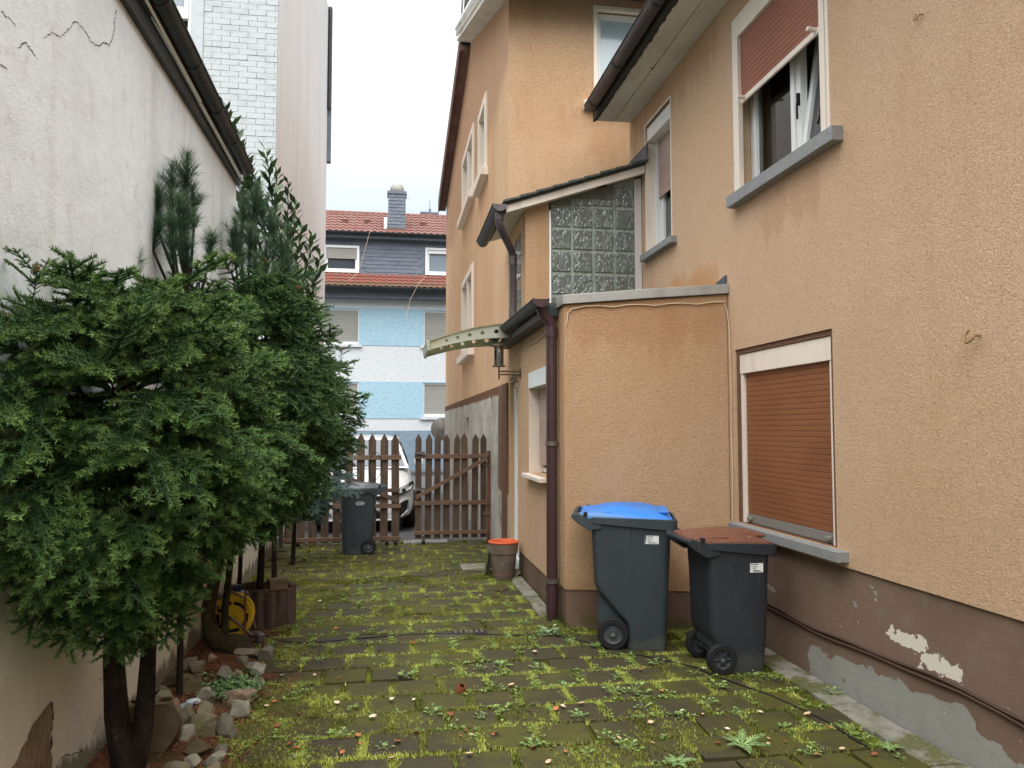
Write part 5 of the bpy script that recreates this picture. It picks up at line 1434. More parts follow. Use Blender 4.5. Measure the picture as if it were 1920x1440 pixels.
# ================================================================ picket gates
m_wood = mat('picket_wood', S(90, 76, 66), .85, .2, layers=[dict(scale=(30, 30, 2), lo=.42, hi=.66, col=S(70, 56, 47), amt=.85, detail=5), dict(scale=(5, 5, 1.2), lo=.5, hi=.68, col=S(116, 92, 76), amt=.55), dict(scale=(4, 4, 2), lo=.56, hi=.7, col=S(72, 72, 50), amt=.6, off=(2, 2, 8))], bumps=[dict(scale=(80, 80, 5), s=.4, d=.004, detail=5)])
m_rail = mat('rail_wood', S(116, 94, 78), .8, .2, layers=[dict(scale=(2, 30, 30), lo=.42, hi=.66, col=S(98, 76, 62), amt=.8, detail=5), dict(scale=(3, 4, 4), lo=.56, hi=.72, col=S(92, 84, 64), amt=.6)], bumps=[dict(scale=(5, 80, 80), s=.35, d=.004)])
def picket(w_, h_, th):
    return MB().prism([(-w_ / 2, 0), (w_ / 2, 0), (w_ / 2, h_ - w_ * .95), (w_ * .12, h_ - .02), (0, h_), (-w_ * .12, h_ - .02), (-w_ / 2, h_ - w_ * .95)], 1, -th / 2, th / 2)
YG = 10.9
def gate(label, x0, n, pitch_, pw, zb, zt_, rails, loc):
    t = thing('picket_gate', label, 'gate', loc)
    for k in range(n):
        src = mk('picket', picket(pw * random.uniform(.96, 1.04), zt_ - zb + random.uniform(-.012, .012), .022), m_wood, t, local=True)
        src.location = (x0 + pw / 2 + k * pitch_ - loc[0], random.uniform(-.002, .002), zb)
        src.rotation_euler = (0, random.uniform(-.012, .012), 0)
    x1_ = x0 + (n - 1) * pitch_ + pw
    for z, hh in rails:
        mk('rail', MB().box(x0 - loc[0] - .015, x1_ - loc[0] + .02, -.045, -.013, z - hh / 2, z + hh / 2), m_rail, t, local=True, bevel=.003)
    return t, x1_
g1, xe1 = gate('left wider leaf of the brown picket gate, half hidden behind a grey bin', -1.40, 10, .160, .105, .055, 1.553, ((1.215, .065), (.545, .06), (.10, .055)), (-1.4, YG, 0))
L0 = Vector(g1.location)
def bar(t, p, q_, wd, th, m, name):
    a, b = Vector(p), Vector(q_)
    d = (b - a).normalized(); n_ = Vector((-d.z, 0, d.x)) * wd / 2
    o = Vector(t.location)
    vs = [a + n_ - o, a - n_ - o, b - n_ - o, b + n_ - o]
    vs = [tuple(v) for v in vs] + [(v[0], v[1] - th, v[2]) for v in vs]
    return mk(name, MB().add(vs, [(0, 1, 2, 3), (7, 6, 5, 4), (0, 4, 5, 1), (1, 5, 6, 2), (2, 6, 7, 3), (3, 7, 4, 0)]), m, t, local=True)
bar(g1, (xe1 - .01, YG - .013, .60), (-.95, YG - .013, 1.13), .06, .03, m_wood, 'brace')
mk('latch', MB().box(xe1 - .20, xe1 - .0, -.06, -.046, .68, .74), m_steel_d, g1, local=True) if 0 else mk('latch', MB().box(xe1 - .19 - L0[0], xe1 - L0[0], -.05, -.012, .735, .785), m_wood, g1, local=True)
mk('wire_loop', MB().tube([(-.19 - L0[0] + .085 * math.cos(q), -.05 - .004 * math.sin(3 * q), 1.10 + .19 * math.sin(q)) for q in [k * 2 * math.pi / 28 for k in range(29)]], .004, 5), m_black, g1, local=True)
g2_, xe2 = gate('right narrower leaf of the brown picket gate with long diagonal brace', .362, 8, .131, .088, .085, 1.553, ((1.225, .06), (.575, .06), (.165, .05)), (.36, YG, 0))
bar(g2_, (.375, YG - .0455, .66), (1.35, YG - .0455, 1.19), .05, .025, m_rail, 'brace')
mk('latch', MB().box(-.01, .13, -.075, -.046, 1.26, 1.295), m_steel_d, g2_, local=True)
mk('latch', MB().box(.0, .14, -.05, -.013, .75, .79), m_steel_d, g2_, local=True)
for z in (1.10, .42): mk('hinge', MB().box(.96, 1.08, -.03, -.014, z - .02, z + .02), m_steel_d, g2_, local=True)
def caster(t, x):
    c_ = mk('caster', MB().box(x - .03, x + .03, -.02, .02, .045, .075), m_steel_d, t, local=True)
    mk('wheel', MB().lathe([(.001, -.01), (.026, -.01), (.026, .01), (.001, .01)], (x, 0, .026), 14, ax=1), m_black, c_, local=True)
caster(g1, -1.22 - L0[0]); caster(g1, xe1 - .05 - L0[0]); caster(g1, xe1 - .17 - L0[0]); 
cs = mk('caster', MB().box(.10, .14, -.02, .02, .05, .12), m_steel_d, g2_, local=True)
mk('wheel', MB().lathe([(.001, -.01), (.026, -.01), (.026, .01), (.001, .01)], (.12, 0, .026), 14, ax=1), m_black, cs, local=True)
m_postr = mat('post_red_brown', S(124, 74, 54), .8, .2, layers=[dict(scale=(9, 9, 2), lo=.45, hi=.7, col=S(96, 62, 48), amt=.7)])
mk('gate_post', MB().box(1.375, 1.415, YG - .02, YG + .03, -.05, 1.30), m_postr, origin=(1.4, YG, 0), label='reddish brown post carrying the right picket gate against the gable house', cat='post')
mk('gate_post', MB().box(-1.468, -1.42, YG - .03, YG + .03, -.05, 1.50), m_wood, origin=(-1.44, YG, 0), label='dark wooden post holding the left picket gate against the garden wall', cat='post')

# ================================================================ white car
m_car = mat('white_car_paint', S(232, 234, 236), .22, .5, coat=.6)
m_cglass = mat('car_glass', S(64, 74, 86), .05, .9)
m_cblack = mat('car_black_trim', S(30, 31, 33), .45, .4)
m_lamp = mat('lamp_lens', S(150, 156, 160), .08, .8, coat=.5)
m_chrome = mat('chrome', S(210, 210, 210), .12, .5, metal=1.0)
cx_, cy_ = -.43, 12.35
cr = thing('parked_car', 'white hatchback parked nose first behind the picket gate', 'car', (cx_, cy_, -.025))
def sec(y, hw, zb, zt_, sh):
    """cross-section: hw half width, zb bottom, zt top centre, sh shoulder height"""
    pts = [(0, zb), (hw * .78, zb), (hw * .96, zb + .06), (hw, zb + (sh - zb) * .45), (hw * .985, zb + (sh - zb) * .75), (hw * .93, sh), (hw * .80, sh + (zt_ - sh) * .62), (hw * .5, zt_ - .012), (0, zt_)]
    full = pts + [(-x, z) for x, z in pts[-2:0:-1]]
    return [(x, y, z) for x, z in full]
secs = [sec(.0, .52, .26, .58, .52), sec(.06, .70, .21, .68, .58), sec(.18, .79, .19, .76, .64), sec(.40, .835, .18, .85, .72), sec(.75, .85, .18, .93, .80), sec(1.1, .855, .19, 1.0, .88), sec(1.8, .86, .19, 1.02, .92), sec(3.2, .86, .20, 1.02, .94), sec(3.8, .84, .22, 1.0, .93), sec(4.05, .76, .28, .95, .88), sec(4.12, .64, .34, .85, .80)]
body = mk('body', MB().loft(secs), m_car, cr, local=True, smooth=40)
body.modifiers.new('sub', 'SUBSURF').render_levels = 1
def gl(y, hw, z): return [(-hw, y, z), (-hw * .5, y - .05, z), (0, y - .065, z), (hw * .5, y - .05, z), (hw, y, z)]
base_f, base_b = gl(.98, .76, .97), [(x, 4.0 - (y - .98), z) for x, y, z in gl(.98, .72, .98)]
top_f, top_b = gl(1.86, .57, 1.455), [(x, 3.62 - (y - 1.86), z) for x, y, z in gl(1.86, .55, 1.44)]
ring0 = base_f + [(.79, 2.0, .99), (.79, 3.2, .99)] + base_b[::-1] + [(-.79, 3.2, .99), (-.79, 2.0, .99)]
ring1 = top_f + [(.61, 2.3, 1.47), (.60, 3.1, 1.47)] + top_b[::-1] + [(-.60, 3.1, 1.47), (-.61, 2.3, 1.47)]
ring2 = [(x * .6, (y - 2.7) * .55 + 2.7, 1.515) for x, y, z in ring1]
mk('cabin', MB().loft([ring0, ring1, ring2]), m_car, cr, local=True, smooth=50)
def patch(f_, b_, t0, t1, k0, k1, off):
    lo = [tuple(np.array(a) * (1 - t0) + np.array(b) * t0) for a, b in zip(f_, b_)]
    hi = [tuple(np.array(a) * (1 - t1) + np.array(b) * t1) for a, b in zip(f_, b_)]
    lo = [(x * k0, y - off, z + off * .5) for x, y, z in lo]; hi = [(x * k1, y - off, z + off * .5) for x, y, z in hi]
    mb = MB()
    for i in range(len(lo) - 1): mb.quad(lo[i], lo[i + 1], hi[i + 1], hi[i])
    return mb
mk('windscreen', patch(base_f, top_f, .05, .95, .93, .92, .008), m_cglass, cr, local=True, smooth=60)
for s_ in (-1, 1):
    def sidept(t, h, s_=s_):
        yb_ = 1.02 + (3.85 - 1.02) * t; yt_ = 1.9 + (3.55 - 1.9) * t
        xb_, xt_ = (.78 if .1 < t < .9 else .775), .605
        return (s_ * (xb_ + (xt_ - xb_) * h + .012), yb_ + (yt_ - yb_) * h, .985 + (1.465 - .985) * h)
    for ta, tb in ((.05, .17), (.19, .55), (.575, .93)):
        mk('side_window', MB().quad(sidept(ta, .08), sidept(tb, .08), sidept(tb, .90), sidept(ta, .90)), m_cglass, cr, local=True)
    mk('mirror', MB().box(s_ * .86, s_ * .86 + s_ * .17, 1.28, 1.40, 1.0, 1.12), m_car, cr, local=True, bevel=.03, seg=3)
    hl = [(s_ * .49, -.02, .60), (s_ * .62, .02, .615), (s_ * .78, .16, .66), (s_ * .815, .34, .735), (s_ * .79, .36, .775), (s_ * .70, .20, .735), (s_ * .56, .06, .685)]
    hl_o = [(x * 1.0, y - .035, z + .012) for x, y, z in hl]
    h_ = mk('headlight', MB().loft([hl, hl_o]), m_lamp, cr, local=True, bevel=.006)
    mk('lamp_bezel', MB().lathe([(.001, -.012), (.03, -.012), (.034, .0), (.001, 0)], (s_ * .66, .03, .665), 14, ax=1), m_cblack, h_, local=True)
    mk('lamp_surround', MB().loft([[(x + (x - s_ * .66) * .13, y - .010, z + (z - .68) * .22) for x, y, z in hl], [(x + (x - s_ * .66) * .13, y - .028, z + (z - .68) * .22) for x, y, z in hl]]), m_cblack, cr, local=True)
    fg = [(s_ * .50, -.01, .27), (s_ * .60, .015, .25), (s_ * .715, .07, .36), (s_ * .735, .09, .50), (s_ * .70, .06, .515), (s_ * .56, .0, .44)]
    fo = mk('fog_recess', MB().loft([fg, [(x, y - .03, z) for x, y, z in fg]]), m_cblack, cr, local=True)
    mk('fog_trim', MB().tube([(x * 1.02, y - .032, z) for x, y, z in fg[1:5]], .008, 6), m_chrome, fo, local=True)
    for yw in (.78, 3.35):
        wh = mk('wheel', MB().lathe([(.19, -.1), (.29, -.1), (.31, -.07), (.31, .07), (.29, .1), (.19, .1), (.19, -.1)], (s_ * .76, yw, .312), 28, ax=0), m_black, cr, local=True, smooth=40)
        mk('rim', MB().lathe([(.001, -.08), (.05, -.095), (.188, -.09), (.188, .09), (.05, .095), (.001, .08)], (s_ * .76, yw, .312), 24, ax=0), m_alu, wh, local=True, smooth=40)
mk('grille', MB().box(-.42, .42, -.045, .02, .52, .585), m_cblack, cr, local=True, bevel=.01)
mk('lower_intake', MB().box(-.40, .40, -.03, .05, .24, .35), m_cblack, cr, local=True, bevel=.015)
mk('bumper_lip', MB().box(-.55, .55, -.02, .1, .195, .225), m_car, cr, local=True, bevel=.01)
pn = mk('number_plate', MB().box(-.01, .51, -.055, -.03, .375, .485), m_stick, cr, local=True, bevel=.003) if 0 else mk('number_plate', MB().box(-.26, .26, -.055, -.028, .375, .485), m_stick, cr, local=True, bevel=.003)
def text_mesh(name, s, size, m, parent, loc, rot, label=None, align='CENTER'):
    cu = bpy.data.curves.new(name, 'FONT'); cu.body = s; cu.size = size; cu.align_x = align; cu.extrude = .0015
    ob = bpy.data.objects.new(name + '_tmp', cu); C.objects.link(ob)
    dg_ = bpy.context.evaluated_depsgraph_get()
    me = bpy.data.meshes.new_from_object(ob.evaluated_get(dg_))
    bpy.data.objects.remove(ob)
    me.materials.append(m) if not me.materials else None
    me.materials[0] = m
    o = bpy.data.objects.new(name, me); C.objects.link(o); o.parent = parent
    o.location = loc; o.rotation_euler = rot
    return o
text_mesh('plate_digits', '31', .105, m_cblack, pn, (.235, -.057, .395), (R(90), 0, 0), align='RIGHT')
mk('bonnet_seam', MB().tube([(-.5, .10, .735), (0, .04, .72), (.5, .10, .735)], .004, 5), m_cblack, cr, local=True)
mk('badge', MB().lathe([(.001, -.01), (.05, -.008), (.05, .004), (.001, .004)], (0, -.03, .63), 18, ax=1), m_chrome, cr, local=True)

# ================================================================ canopy over the annex door and wall lantern
m_canopy = mat('canopy_bracket', S(164, 167, 152), .5, .35, metal=.15, layers=[dict(scale=5, lo=.42, hi=.66, col=S(160, 164, 146), amt=.8), dict(scale=3, lo=.58, hi=.72, col=S(176, 170, 126), amt=.5)])
m_poly = mat('polycarbonate', S(206, 204, 170), .3, .4, trans=.75, layers=[dict(scale=4, lo=.42, hi=.66, col=S(176, 172, 120), amt=.8)])
cn = thing('door_canopy', 'curved grey-green door canopy with round holes in its brackets above the annex door', 'canopy', (XA, 8.8, 2.6))
def arc(t):    # t 0 at the wall .. 1 at the tip: x, top z
    return XA - .004 - 1.02 * t, 2.775 - .02 * t - .205 * t ** 2.0
def bracket(y):
    n = 24
    top, bot = [], []
    for k in range(n + 1):
        t = k / n
        x, z = arc(t)
        top.append((x, z)); bot.append((x, z - (.155 - .075 * t)))
    # plate with round holes: strips between the hole columns
    mb = MB()
    holes_ = [(t, .032 - .018 * t) for t in (.10, .27, .42, .56, .69, .81)]
    ts = [0.0]
    th = .006
    m_ = 20
    def P2(t, s):
        x, z = arc(t); return x, z - (.155 - .075 * t) * (1 - s)
    bounds = [0] + [(holes_[i][0] + holes_[i + 1][0]) / 2 for i in range(5)] + [1.0]
    for i, (tc_, r) in enumerate(holes_):
        ta, tb = bounds[i], bounds[i + 1]
        cxx, czz = P2(tc_, .5)
        outer, inner = [], []
        for k in range(m_):
            q = 2 * math.pi * k / m_ + math.pi / m_
            ca, sa = math.cos(q), math.sin(q)
            inner.append((cxx - r * ca * 1.0, czz + r * sa * .85))
            g_ = max(abs(ca), abs(sa))
            ct, ss = ca / g_, sa / g_
            tt = tc_ + (ct * (tb - tc_) if ct > 0 else ct * (tc_ - ta))
            outer.append(P2(tt, .5 + .5 * ss))
        for k in range(m_):
            k2 = (k + 1) % m_
            for yy_ in (y, y + th):
                mb.quad((outer[k][0], yy_, outer[k][1]), (outer[k2][0], yy_, outer[k2][1]), (inner[k2][0], yy_, inner[k2][1]), (inner[k][0], yy_, inner[k][1]))
            mb.quad((inner[k][0], y, inner[k][1]), (inner[k2][0], y, inner[k2][1]), (inner[k2][0], y + th, inner[k2][1]), (inner[k][0], y + th, inner[k][1]))
    # flange along the lower edge
    fl2 = [[(x, y - .012, z), (x, y + .018, z), (x, y + .018, z - .006), (x, y - .012, z - .006)] for x, z in [P2(k / 16, 0) for k in range(17)]]
    mb.loft(fl2)
    return mk('bracket', mb, m_canopy, cn, recalc=False)
bracket(8.36); bracket(9.24)
lo = []
for k in range(21):
    x, z = arc(k / 20); lo.append([(x, 8.34, z + .004), (x, 9.27, z + .004), (x, 9.27, z + .012), (x, 8.34, z + .012)])
mk('sheet', MB().loft(lo), m_poly, cn)
x, z = arc(1.0)
mk('edge_rail', MB().prism([(x - .012, z - .085), (x + .012, z - .10), (x + .012, z + .01), (x - .028, z + .02)], 1, 8.33, 9.28), m_canopy, cn, bevel=.004)

m_lant = mat('lantern_metal', S(126, 112, 92), .4, .5, metal=.7, layers=[dict(scale=18, lo=.5, hi=.7, col=S(92, 74, 56), amt=.6)])
yl, xl, zl = 8.42, 1.19, 2.33
ln_ = thing('wall_lantern', 'small metal wall lantern with glass cylinder under the door canopy', 'lantern', (XA, yl, 2.2))
mk('wall_plate', MB().tube([(XA - .001, yl, 2.235), (XA - .022, yl, 2.235)], .045, 16), m_lant, ln_, smooth=40)
mk('arm', MB().tube([(XA - .02, yl, 2.250), (xl, yl, 2.250)], .009, 8).tube([(XA - .02, yl, 2.215), (xl, yl, 2.215)], .009, 8).tube([(xl, yl, 2.30), (xl, yl, 2.16)], .010, 8), m_lant, ln_, smooth=40)
mk('base_ring', MB().lathe([(.001, 0), (.075, 0), (.075, .012), (.001, .014)], (xl, yl, 2.30), 18), m_lant, ln_, smooth=40)
mk('roof_cap', MB().lathe([(.001, .0), (.095, -.004), (.095, .010), (.05, .026), (.001, .03)], (xl, yl, 2.53), 18).lathe([(.001, .04), (.04, .035), (.04, .045), (.001, .05)], (xl, yl, 2.53), 12), m_lant, ln_, smooth=40)
mk('glass', MB().lathe([(.052, .012), (.052, .225)], (xl, yl, 2.30), 18), m_glass, ln_, smooth=60, recalc=False)
for k in range(4):
    q = k * math.pi / 2 + .6
    mk('rod', MB().tube([(xl + .066 * math.cos(q), yl + .066 * math.sin(q), 2.31), (xl + .066 * math.cos(q), yl + .066 * math.sin(q), 2.53)], .005, 6), m_lant, ln_)
mk('bulb', MB().lathe([(.001, 0), (.018, .01), (.02, .10), (.012, .13), (.001, .135)], (xl, yl, 2.315), 12), m_stick, ln_, smooth=60)

# ================================================================ cables and hooks
def ft(x): return YA + (x - XA) / (XR - XA) * (YB - YA)
cpts = [(XA + .02, ft(XA) - .012, 2.48), (XA + .03, ft(XA + .03) - .012, 2.58), (XA + .06, ft(XA + .06) - .014, 2.615)]
for k in range(1, 12):
    x = XA + .06 + k * .112
    cpts.append((x, ft(x) - .013, 2.625 + .03 * k / 12 + (.010 if k % 3 else -.004)))
cpts += [(XR - .035, YB - .013, 2.64), (XR - .014, YB - .02, 2.58), (XR - .011, YB - .05, 2.4)] + [(XR - .009 - .004 * (k % 2), YB - .055 - .004 * (k % 3), 2.4 - k * .25) for k in range(1, 6)] + [(XR - .010, YB - .05, .885)]
mk('cable', MB().tube(cpts, .0055, 6), m_cable, origin=(XR, YB, 1.5), smooth=60, label='thin cream cable clipped under the zinc edge and down the corner', cat='cable')
mk('cable', MB().tube([(1.39, 6.6, 2.56), (1.41, 6.9, 2.50), (1.42, 7.4, 2.475), (1.42, 7.9, 2.49), (1.42, 8.5, 2.56)], .004, 5), m_cable, origin=(1.41, 7.4, 2.5), label='thin cable sagging under the annex gutter', cat='cable')
for dz, xo in ((0, .010), (-.022, .012)):
    pts = []
    for k in range(26):
        y = 5.40 - k * .22
        pts.append((XR + .014 - xo + .002 * math.sin(k * 2.1), y, .335 - .02 * math.sin(k * .55) + dz + .006 * math.sin(k * 1.7 + dz * 60)))
    mk('cable', MB().tube(pts, .0085, 6), m_cable_b, origin=(XR, 4, .3), smooth=60, label='upper of two brown cables running along the plinth' if dz == 0 else 'lower of two brown cables running along the plinth', cat='cable')
def hook(p, s_, label):
    y, z = p
    mk('wall_hook', MB().tube([(XR + .02, y, z + .012 * s_), (XR - .03 * s_, y, z + .012 * s_)] + [(XR - .03 * s_ - .012 * s_ * math.sin(q), y + .028 * s_ * (1 - math.cos(q)), z + .012 * s_ - .030 * s_ * math.sin(q)) for q in [k * .35 for k in range(1, 13)]], .0055 * s_, 8), m_hook, origin=(XR, y, z), smooth=60, label=label, cat='hook')
hook((3.22, 2.045), 1.1, 'curved metal hook screwed into the ochre wall at right')
hook((3.54, 3.785), .7, 'tiny dark hook high on the ochre wall near the upper window')

# ================================================================ hose reel, hose, planter
m_yel = mat('yellow_plastic', S(214, 176, 38), .45, .4, layers=[dict(scale=7, lo=.45, hi=.7, col=S(186, 148, 34), amt=.7), dict(scale=30, lo=.6, hi=.7, col=S(120, 100, 50), amt=.5)])
hr = thing('hose_reel', 'yellow garden hose reel with dark frame beside the wooden planter', 'hose reel', (-1.17, 6.22, .03))
def turn(p, a=R(6)):
    x, y, z = p
    return (x * math.cos(a) - y * math.sin(a), x * math.sin(a) + y * math.cos(a), z)
zc = .165
for yy_ in (-.06, .10):
    fo = mk('flange', MB(turn).lathe([(.118, -.006), (.132, -.010), (.15, -.010), (.157, 0), (.15, .010), (.132, .006), (.118, .006), (.118, -.006)], (0, yy_, zc), 32, ax=1), m_yel, hr, local=True, smooth=40)
    mk('hub_ring', MB(turn).lathe([(.045, -.008), (.085, -.008), (.092, 0), (.085, .008), (.045, .008), (.045, -.008)], (0, yy_, zc), 28, ax=1), m_yel, hr, local=True, smooth=40)
    for k in range(5):
        q = k * 1.2566 + .3
        mk('spoke', MB(turn).tube([(.08 * math.cos(q), yy_, zc + .08 * math.sin(q)), (.13 * math.cos(q), yy_, zc + .13 * math.sin(q))], .009, 6), m_yel, fo, local=True)
mk('drum', MB(turn).lathe([(.001, -.058), (.055, -.064), (.055, .098), (.001, .098)], (0, 0, zc), 20, ax=1), m_yel, hr, local=True, smooth=40)
mk('wound_hose', MB(turn).tube([((.07 + .05 * k / 200) * math.cos(k * .42), -.045 + .13 * abs((k / 25) % 2 - 1), zc + (.07 + .05 * k / 200) * math.sin(k * .42)) for k in range(200)], .010, 6), m_black, hr, local=True, smooth=60)
mk('frame', MB(turn).tube([(-.15, -.085, .0), (-.12, -.085, .30), (.0, -.085, .36), (.10, -.085, .30)], .010, 8).tube([(-.15, -.09, .30), (.16, -.09, .02)], .009, 8).tube([(-.15, .12, 0), (-.12, .12, .3), (.1, .12, .3), (.16, .12, .02)], .010, 8), m_steel_d, hr, local=True, smooth=50)
mk('crank', MB(turn).tube([(0, -.07, zc), (-.09, -.09, zc - .035), (-.10, -.14, zc - .038)], .007, 8), m_steel_d, hr, local=True, smooth=50)
mk('connector', MB(turn).tube([(.13, -.06, .03), (.20, -.10, .035), (.24, -.10, .02)], [.022, .026, .014], 10).tube([(.20, -.1, .03), (.21, -.1, -.02)], .03, 10), m_pipe_g, hr, local=True, smooth=50)
p = G(433, 1100, .3)
cnr = mk('blue_canister', MB().loft([rrect(-.09, .09, -.07, .07, .03, z) for z in (0, .22)] + [rrect(-.08, .08, -.06, .06, .03, .25), rrect(-.03, .03, -.03, .03, .012, .265), rrect(-.03, .03, -.03, .03, .012, .31)]), mat('navy_plastic', S(44, 56, 84), .4, .4), local=True, smooth=40, label='dark blue canister behind the yellow hose reel', cat='canister')
cnr.location = (-1.20, 6.55, .05)
mk('garden_stake', MB().tube([(-1.045, 6.02, 0), (-1.045, 6.02, .42)], .008, 6), m_postr, origin=(-1.045, 6.02, 0), label='thin reddish stake standing in front of the yellow hose reel', cat='stake')
hp = [(468, 1178), (480, 1186), (500, 1196), (530, 1204), (570, 1208), (620, 1204), (680, 1198), (740, 1193), (800, 1190), (870, 1190), (940, 1192), (1000, 1193), (1050, 1195), (1090, 1203), (1130, 1215), (1180, 1226), (1230, 1236), (1300, 1252), (1350, 1272), (1400, 1290), (1450, 1308), (1510, 1335), (1560, 1360), (1600, 1388), (1625, 1402)]
mk('garden_hose', MB().tube([(*G(u, v)[:2], .007 + (.03 if i == 0 else 0)) for i, (u, v) in enumerate(hp)], .0052, 7), m_black, origin=(0, 5.5, 0), smooth=60, label='thin black hose snaking across the mossy paving from the reel to the kerb', cat='hose')
m_pal = mat('palisade_wood', S(88, 72, 64), .88, .15, layers=[dict(scale=(20, 20, 3), lo=.42, hi=.66, col=S(68, 54, 48), amt=.8, detail=5), dict(scale=6, lo=.55, hi=.7, col=S(96, 88, 60), amt=.6)], bumps=[dict(scale=(60, 60, 8), s=.4, d=.005)])
pc = (-1.03, 6.78)
pn_ = thing('planter', 'round brown palisade planter with a spruce stem behind the hose reel', 'planter', (*pc, 0))
rp = .245
for k in range(16):
    q = 2 * math.pi * k / 16
    wd_ = math.pi * rp / 16 * .97
    src = MB(lambda p, q=q: (p[0] * math.cos(q) - p[1] * math.sin(q), p[0] * math.sin(q) + p[1] * math.cos(q), p[2]))
    hh = .30 + random.uniform(-.015, .02)
    src.prism([(rp - .03, -wd_), (rp + .0, -wd_), (rp + .022, 0), (rp, wd_), (rp - .03, wd_)], 2, 0, hh)
    mk('stave', src, m_pal, pn_, local=True, bevel=.004)
mk('soil', MB().lathe([(.001, .25), (.12, .255), (.215, .235), (.215, .0), (.001, 0)], (0, 0, 0), 18), m_bed, pn_, local=True, smooth=60)
blk_ = mk('wood_block', MB().box(-.075, .075, -.06, .06, 0, .085), m_rail, local=True, bevel=.006, label='squared block lying on top of the planter edge', cat='block')
blk_.location = (pc[0] + .13, pc[1] - .14, .30); blk_.rotation_euler = (0, 0, .35)

# ================================================================ conifers and shrubs
m_needle = mat('spruce_needles', (0, 0, 0), .6, .25, attr=True)
m_bark = mat('bark', S(50, 42, 35), .9, .15, layers=[dict(scale=(18, 18, 6), lo=.42, hi=.64, col=S(32, 27, 23), amt=.85, detail=5), dict(scale=9, lo=.58, hi=.7, col=S(86, 78, 58), amt=.5)], bumps=[dict(scale=(46, 46, 16), s=1.0, d=.03, detail=5)])
m_bark_w = mat('bark_mossy', S(58, 52, 40), .9, .15, layers=[dict(scale=(14, 14, 14), lo=.42, hi=.64, col=S(36, 32, 26), amt=.85, detail=6), dict(scale=7, lo=.52, hi=.68, col=S(84, 84, 50), amt=.6)], bumps=[dict(scale=(36, 36, 20), s=.9, d=.012, detail=6)])

m_bud = mat('bud_brown', S(120, 78, 54), .8, .2)
def brush(segs, dens, ln, ang, wd, c_in, c_tip, light):
    """needles round twig segments: segs = (p0, p1, t0, t1) with t the tipness 0..1"""
    Vs, Cs = [], []
    for p0, p1, t0, t1 in segs:
        p0, p1 = np.asarray(p0, float), np.asarray(p1, float)
        L_ = np.linalg.norm(p1 - p0)
        n = max(4, int(L_ * dens))
        ax = (p1 - p0) / L_
        t = rng.random(n)
        base = p0 + (p1 - p0) * t[:, None]
        r = rng.normal(size=(n, 3)); r -= ax * (r @ ax)[:, None]; r /= np.linalg.norm(r, axis=1)[:, None]
        r[:, 2] += .25
        a = ang * (.75 + .5 * rng.random(n))
        d = ax * np.cos(a)[:, None] + r * np.sin(a)[:, None]
        l = ln * (.75 + .5 * rng.random(n))
        tip = base + d * l[:, None]
        s = np.cross(d, rng.normal(size=(n, 3))); s /= np.linalg.norm(s, axis=1)[:, None]
        s *= wd * .5
        Vs.append(np.stack([base - s, base + s, tip], 1))
        tt = t0 + (t1 - t0) * t
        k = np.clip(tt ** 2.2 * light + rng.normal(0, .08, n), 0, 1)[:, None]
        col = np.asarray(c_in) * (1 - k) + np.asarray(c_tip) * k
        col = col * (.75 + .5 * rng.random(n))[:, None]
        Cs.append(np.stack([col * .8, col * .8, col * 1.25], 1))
    V = np.concatenate(Vs).reshape(-1, 3)
    return V, np.arange(len(V)).reshape(-1, 3), np.concatenate(Cs).reshape(-1, 3)

